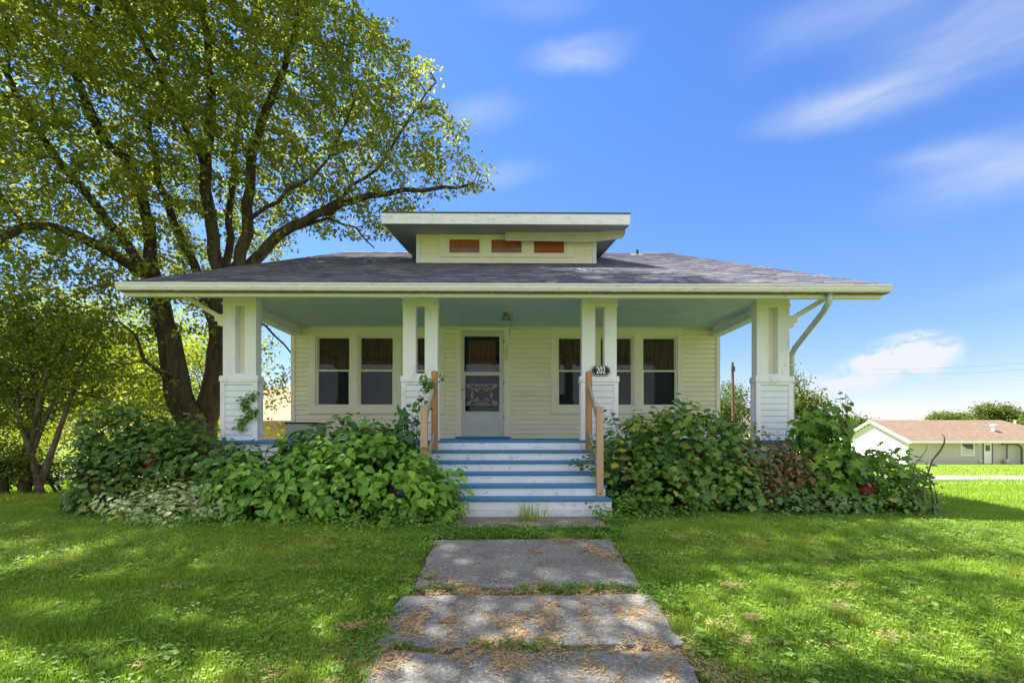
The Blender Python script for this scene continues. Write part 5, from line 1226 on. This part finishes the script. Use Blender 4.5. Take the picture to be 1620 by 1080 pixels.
# red pots in the beds
M_pot = mat('dark_red_glaze', (.17, .014, .016), .4, .25, 9, .1, 30, grime=(.05, .01, .01), gamt=.6, gscale=9)
M_pot2 = mat('faded_red_plastic', (.30, .012, .018), .5, .12, 5, grime=(.1, .02, .02), gamt=.3)
pr = at(1368, 790, 6.75)
RPo = thing('garden_pot', 'dark red fluted garden pot half hidden in weeds at the foot of the right saplings', 'pot', (pr.x, 6.75, 0))
MB().lathe([(.07, 0), (.085, .02), (.06, .06), (.09, .14), (.125, .24), (.12, .32), (.105, .36)], (pr.x, 6.75, .02), 28, 9, .05).build('bowl', M_pot, RPo, smooth=True)
MB().lathe([(.10, .36), (.135, .37), (.14, .40), (.12, .405), (.11, .37)], (pr.x, 6.75, .02), 28).build('rim', M_pot, RPo, smooth=True)
pl_ = at(241, 736, 7.05)
LPo = thing('garden_pot', 'bright red plastic pot buried in the dark bush left of the porch', 'pot', (pl_.x, 6.95, 0))
pl_ = at(241, 730, 6.95)
MB().lathe([(.07, -.12), (.10, .10)], (pl_.x, 6.95, pl_.z), 20).build('bowl', M_pot2, LPo, smooth=True)
MB().lathe([(.10, .10), (.112, .10), (.112, .13), (.10, .13)], (pl_.x, 6.95, pl_.z), 20).build('rim', M_pot2, LPo, smooth=True)
MB().tube([(pl_.x, 6.95, 0), (pl_.x, 6.95, pl_.z-.12)], .03, 8).build('stand', M_pole, LPo)

# dry curved stalks and lance-leaved weed at the right
M_stalk = mat('dry_stalk', (.10, .085, .055), .8, .2, 8)
for i, (lab, P_, ra) in enumerate([
    ('thick dry stalk curling over at the right end of the bushes', [(1455, 790), (1464, 760), (1475, 728), (1488, 712), (1494, 700), (1494, 691), (1489, 686)], [.006, .007, .010, .012, .010, .006, .003]),
    ('thin dry stalk bending left of the thick curled one', [(1440, 770), (1447, 735), (1458, 722), (1465, 712), (1467, 702)], [.005, .005, .005, .004, .002])]):
    pts = [at(a, b_, 6.6) for a, b_ in P_]; pts = [Vector((pts[0].x-.03, 6.6, 0))]+pts; MB().tube(pts, [ra[0]]+ra, 6).build('dry_stalk', M_stalk, None, smooth=True, label=lab, category='stalk', group='dry stalks right of the bushes')
shrub('weed', 'tall weed with lance-shaped leaves leaning out at the right end of the bushes', 'weed', (5.9, 6.6, 0), [((5.9, 6.6, .3), (.05, .05, .05))], 0, 2, .12, T_OVATE, LM_hyd2, 131,
      extra=[A3(x, y, 6.6) for x, y in ((1465, 730), (1460, 741), (1468, 750), (1456, 758), (1470, 764), (1450, 764), (1462, 775), (1475, 762), (1445, 778), (1468, 790), (1455, 788))], nstem=8, whorl=.05, droop=.1)
shrub('weed_clump', 'leafy low weeds at the right end of the bushes beside the lawn', 'weed', (5.75, 6.7, 0), [((5.6, 6.75, .08), (.42, .35, .26)), ((5.2, 6.6, .08), (.5, .3, .24))], 200, 6, .085, T_OVATE, LM_vib, 132, nstem=0)
shrub('hosta_row', 'row of pale-edged hosta leaves along the front of the withered bush', 'plant', (3.6, 6.4, 0), [((3.0, 6.45, .05), (.5, .22, .2)), ((3.7, 6.5, .06), (.6, .25, .24)), ((4.5, 6.55, .06), (.5, .25, .22))], 240, 5, .11, T_OVATE,
      leafmat('hosta_leaf', [(0, (.06, .14, .04)), (.5, (.11, .22, .06)), (.85, (.2, .3, .1)), (1, (.42, .46, .25))], trans=.2), 133, nstem=0, whorl=.08, droop=.3)
shrub('ground_cover', 'fine green ground cover creeping out from under the light hydrangea', 'plant', (-2.6, 5.7, 0), [((-2.9, 5.75, .0), (1.1, .3, .14)), ((-1.6, 5.65, .0), (.9, .3, .13)), ((-.95, 5.7, .05), (.4, .3, .2)), ((-4.0, 5.75, 0), (.7, .25, .12))], 900, 7, .042, T_OVATE,
      leafmat('ground_cover_leaf', [(0, (.09, .2, .025)), (.6, (.14, .27, .03)), (1, (.21, .34, .045))], trans=.3), 134, nstem=0, whorl=.05, individual=False)
shrub('ground_cover', 'weedy ground cover at the foot of the right bush by the steps', 'plant', (1.9, 6.2, 0), [((1.6, 6.25, .0), (.45, .25, .22)), ((2.4, 6.25, .0), (.7, .22, .12)), ((1.35, 5.9, .0), (.25, .3, .14))], 420, 7, .045, T_OVATE, LM_vine, 135, nstem=0, whorl=.05, individual=False)

# ------------------------------------------------------------------ grass
def grassmat(name, stops, dry):
    m = bpy.data.materials.new(name); m.use_nodes = True; t = NT(m.node_tree)
    ri = t.new('ShaderNodeNewGeometry').outputs['Random Per Island']; P = t.new('ShaderNodeNewGeometry').outputs['Position']
    r = t.math('ADD', t.math('MULTIPLY', ri, .55), t.math('MULTIPLY', t.smooth(t.noise(P, 1.3, 4, .6), .3, .7), .45), clamp=True)
    c = t.ramp(r, stops)
    d = t.math('MULTIPLY', t.smooth(t.noise(P, 2.6, 5, .65, .5), .60, .70), t.smooth(t.math('FRACT', t.math('MULTIPLY', ri, 7.3)), .25, .5))
    c = t.mix(t.math('MULTIPLY', d, .8), c, dry)
    p = t.new('ShaderNodeBsdfPrincipled', i={'Base Color': c, 'Roughness': .6, 'Specular IOR Level': .15})
    tr = t.new('ShaderNodeBsdfTranslucent', i={0: t.mix(1., c, (1.35, 1.35, .5), 'MULTIPLY')})
    t.new('ShaderNodeOutputMaterial', i={0: t.new('ShaderNodeMixShader', i={0: .45, 1: p, 2: tr})}); return m
M_grass = grassmat('lawn_grass', [(0, (.12, .22, .034)), (.35, (.21, .34, .050)), (.7, (.29, .42, .064)), (1, (.42, .49, .11))], (.38, .27, .13))
rng = np.random.default_rng(42)
def onslab(x, y, mg=.0):
    m = np.zeros(len(x), bool)
    for x0, x1, y0, y1 in SLABS:
        e = mg+.045*np.sin(y*9+x*3)+.03*np.sin(y*23)+.03*np.sin(y*5+1)
        m |= (x > x0+e) & (x < x1-e) & (y > y0+mg*.6) & (y < y1-mg*.6)
    return m
def keep_ground(x, y):
    bed = (y > 6.75) & (abs(x) < 5.6) & (y < 23)
    st = (x > -1.55) & (x < 1.38) & (y > 6.15)
    return ~(bed | st)
def frustum_pts(n, ya, yb, mg=.35):
    y = np.sqrt(rng.uniform(ya*ya, yb*yb, n)); u = rng.uniform(-1.075, 1.09, n); return u*y+np.sign(u)*mg*rng.random(n), y
def blades(n, ya, yb, h, w, seg, clump=.0):
    x, y = frustum_pts(n, ya, yb); k = keep_ground(x, y); x, y = x[k], y[k]
    on = onslab(x, y, .03); k = ~on; x, y = x[k], y[k]
    gap = (abs(x-.15) < .9) & (y < 5.6) & (y > 1.2)              # joints between slabs: sparse, short
    sp = gap & (vnoise(np.stack([x, y, 0*x], -1), 6, 5) < .0); x, y, gap = x[~sp], y[~sp], gap[~sp]
    n = len(x); z = gz(x, y); P = np.stack([x, y, z-.004], -1)
    hh = h*(.6+.8*rng.random(n))*(1+.30*vnoise(P, 2.2, 9))*np.where(gap, .55, 1.); hh = np.clip(hh, .015, .2)
    a = rng.random(n)*6.283; lean = rng.uniform(.15, .95, n); D = np.stack([np.cos(a), np.sin(a), 0*a], -1); S = np.stack([-np.sin(a), np.cos(a), 0*a], -1)
    ww = w*rng.uniform(.6, 1.3, n)
    up = np.array([0, 0, 1.])
    p0 = P; p1 = P+up*(hh*.55)[:, None]+D*(hh*lean*.25)[:, None]; p2 = P+up*(hh*(1-.25*lean))[:, None]+D*(hh*lean*.85)[:, None]
    W_ = S*ww[:, None]/2
    if seg == 2:
        V = np.stack([p0-W_, p0+W_, p1+W_*.85, p1-W_*.85, p2], 1).reshape(-1, 3); F = np.array([(0, 1, 2), (0, 2, 3), (3, 2, 4)])
        F = (F[None]+(np.arange(n)*5)[:, None, None]).reshape(-1, 3)
    else:
        V = np.stack([p0-W_, p0+W_, p2], 1).reshape(-1, 3); F = (np.array([(0, 1, 2)])[None]+(np.arange(n)*3)[:, None, None]).reshape(-1, 3)
    return V, F
parts_ = [blades(150000, 1.9, 4.2, .048, .0055, 2), blades(150000, 4.0, 7.6, .052, .0075, 1), blades(110000, 7.4, 14, .07, .013, 1), blades(90000, 13.5, 40, .08, .035, 1)]
off = 0; VV = []; FF = []
for V, F in parts_: VV.append(V); FF.append(F+off); off += len(V)
fastmesh('lawn_grass', np.concatenate(VV), np.concatenate(FF), M_grass, label='mown green lawn grass with dry patches around the path', kind='stuff')
# clover and broad-leaved lawn weeds
M_clover = leafmat('clover_leaf', [(0, (.11, .22, .032)), (.5, (.18, .31, .045)), (1, (.27, .40, .08))], trans=.3)
def low_leaves(n, ya, yb, size, thr, seed, tmpl=T_HEART, h=.045):
    r = np.random.default_rng(seed); x, y = frustum_pts(n, ya, yb); k = keep_ground(x, y) & ~onslab(x, y, .02); x, y = x[k], y[k]
    P = np.stack([x, y, gz(x, y)], -1); k = vnoise(P*np.array([1, 1, 0]), 1.6, seed) > thr+.25*r.random(len(P)); P = P[k]
    gap = (abs(P[:, 0]-.15) < .9) & (P[:, 1] < 5.6); P = P[~gap | (r.random(len(P)) < .35)]
    n = len(P); P = np.repeat(P, 3, 0); a = np.repeat(r.random(n)*6.28, 3)+np.tile([0, 2.1, 4.2], n); P[:, 2] += np.repeat(r.uniform(.4, 1.1, n)*h, 3)
    D = np.stack([np.cos(a), np.sin(a), r.uniform(-.2, .3, 3*n)], -1); N = norm(np.array([0, -.15, 1.])+r.normal(size=(3*n, 3))*.3)
    return scatter(*tmpl, P, frames(D, N), np.repeat(size*r.uniform(.6, 1.3, n), 3))
V1, F1 = low_leaves(26000, 1.9, 6.8, .0155, -.28, 71); V2, F2 = low_leaves(1700, 1.9, 6.5, .036, -.1, 72)
fastmesh('clover', np.concatenate([V1, V2]), np.concatenate([F1, F2+len(V1)]), M_clover, label='clover and round weed leaves scattered through the lawn', kind='stuff')
# weeds growing in the joints and along the path edge
jr = np.random.default_rng(77); JP = []
for (x0, x1, ya, yb, n, dens) in [(-.85, 1.2, 4.94, 5.5, 1500, -.9), (-.8, 1.15, 3.64, 3.77, 260, -.1), (-.7, 1.1, 2.87, 2.92, 150, .2), (-1.0, -.72, 1.4, 5.6, 500, -.2), (1.02, 1.3, 1.4, 5.6, 500, -.2)]:
    x = jr.uniform(x0, x1, n); y = jr.uniform(ya, yb, n); p = np.stack([x, y, gz(x, y)], -1); JP.append(p[vnoise(p, 3, 3) > dens])
JP = np.concatenate(JP); m = len(JP)*5; P = np.repeat(JP, 5, 0)+jr.normal(size=(m, 3))*np.array([.02, .015, .0]); P[:, 2] += jr.uniform(.01, .065, m)
D = norm(jr.normal(size=(m, 3))*np.array([1, 1, .3])); N = norm(np.array([0, -.2, 1])+jr.normal(size=(m, 3))*.4)
V, F = scatter(*T_OVATE, P, frames(D, N), jr.uniform(.012, .034, m)); fastmesh('joint_weeds', V, F, LM_vine, label='small weeds growing in the joints and edges of the path', kind='stuff')
# dry clippings on the slabs and lawn
M_straw = randmat('dry_clippings', [(0, (.40, .28, .14)), (.5, (.52, .38, .22)), (1, (.30, .19, .09))], nv=.1, bump=0)
def straw(n, seed):
    r = np.random.default_rng(seed); C = []
    cl_ = [(-.45, 3.3, .28), (.15, 3.0, .16), (.45, 3.35, .22), (.25, 2.95, .2), (-.1, 2.9, .22), (.0, 2.75, .14), (-.65, 3.15, .2), (.8, 3.3, .25), (.55, 2.75, .2), (.9, 2.9, .25), (-.6, 3.7, .12), (.25, 3.72, .2), (-.3, 3.72, .15), (.7, 3.70, .2),
           (.95, 4.4, .15), (.8, 4.6, .15), (.6, 4.9, .15), (.3, 4.6, .12), (-.7, 4.0, .15), (-.5, 3.85, .1), (-.75, 2.8, .25), (-.95, 2.5, .12), (.95, 2.6, .3), (.2, 5.75, .3), (.9, 5.8, .2), (-.3, 2.85, .2), (.35, 3.45, .12), (.1, 3.2, .2), (-.15, 5.7, .25)]
    lawn_ = [(1.75, 4.85, .10), (2.1, 4.95, .08), (1.75, 3.7, .09), (2.6, 3.7, .10), (1.55, 3.5, .07), (1.6, 3.2, .08), (2.35, 3.35, .08), (1.35, 3.1, .09), (1.5, 2.9, .08), (2.4, 2.95, .1), (1.9, 2.8, .1), (3.2, 2.7, .1), (-1.7, 4.1, .1), (-1.9, 4.9, .12), (-1.4, 3.6, .08), (-1.25, 2.6, .12), (-2.6, 3.7, .08), (-1.0, 3.1, .07), (-2.0, 2.7, .1), (2.9, 4.3, .1), (3.7, 3.4, .1)]
    for (x, y, s) in cl_: k = int(n*s*1.1); C.append(np.stack([x+r.normal(size=k)*s*.6, y+r.normal(size=k)*s*.38, np.zeros(k)], -1))
    k = n//2; C.append(np.stack([r.uniform(-.8, 1.1, k), r.uniform(1.9, 4.9, k), np.zeros(k)], -1))
    nl_ = sum(len(c) for c in C)
    for (x, y, s) in lawn_: k = int(n*r.uniform(.01, .035)); C.append(np.stack([x+r.normal(size=k)*s*.7, y+r.normal(size=k)*s*.35, np.full(k, .04)], -1))
    C = np.concatenate(C); ok = (vnoise(C, 9, 4) > -.15); C = C[ok]
    on = onslab(C[:, 0], C[:, 1]); C[:, 2] += np.where(C[:, 1] < 5, -.105*np.clip(5-C[:, 1], 0, 9), 0)+np.where(on, .024, .02)+r.random(len(C))*.012
    n_ = len(C); a = r.random(n_)*6.28; D = np.stack([np.cos(a), np.sin(a), r.normal(size=n_)*.12], -1); L = r.uniform(.012, .05, n_)
    tv = np.array([(-.5, 0, 0), (.5, 0, 0), (.5, .5, .06), (-.5, .5, .06), (0, 1, 0)]); tf = [(0, 1, 2), (0, 2, 3), (3, 2, 4)]
    V, F = scatter(tv, tf, C, frames(D, np.array([0, 0, 1.])+r.normal(size=(n_, 3))*.3), np.stack([np.full(n_, .0032)*r.uniform(.6, 1.5, n_), L, L], -1))
    fastmesh('dry_clippings', V, F, M_straw, label='dry tan grass clippings strewn over the path and lawn', kind='stuff')
straw(6500, 91)
# tuft of coarse grass at the foot of the steps
tf_ = at(838, 815, 5.95); r = np.random.default_rng(5); V = []; F = []
TG = thing('grass_tuft', 'tuft of long green grass blades sprouting at the foot of the steps', 'grass', (tf_.x, 5.95, 0))
for i in range(110):
    b0 = np.array([tf_.x+r.normal()*.09, 5.95+r.normal()*.05, 0.]); a = r.random()*6.28; L = r.uniform(.12, .34)*(1.35 if i < 8 else 1); ln = r.uniform(.2, .8)
    d = np.array([math.cos(a), math.sin(a)*.6, 0]); s = np.array([-math.sin(a), math.cos(a), 0])*.004; k = len(V)
    for w in (0, .35, .7): p = b0+d*L*ln*w*w+np.array([0, 0, L*w*(1-.3*ln*w)]); V += [p-s*(1-w*.6), p+s*(1-w*.6)]
    V.append(b0+d*L*ln+np.array([0, 0, L*(1-.35*ln)])); F += [(k, k+1, k+3), (k, k+3, k+2), (k+2, k+3, k+5), (k+2, k+5, k+4), (k+4, k+5, k+6)]
fastmesh('blades', np.array(V), np.array(F), M_grass, TG, kind='stuff')
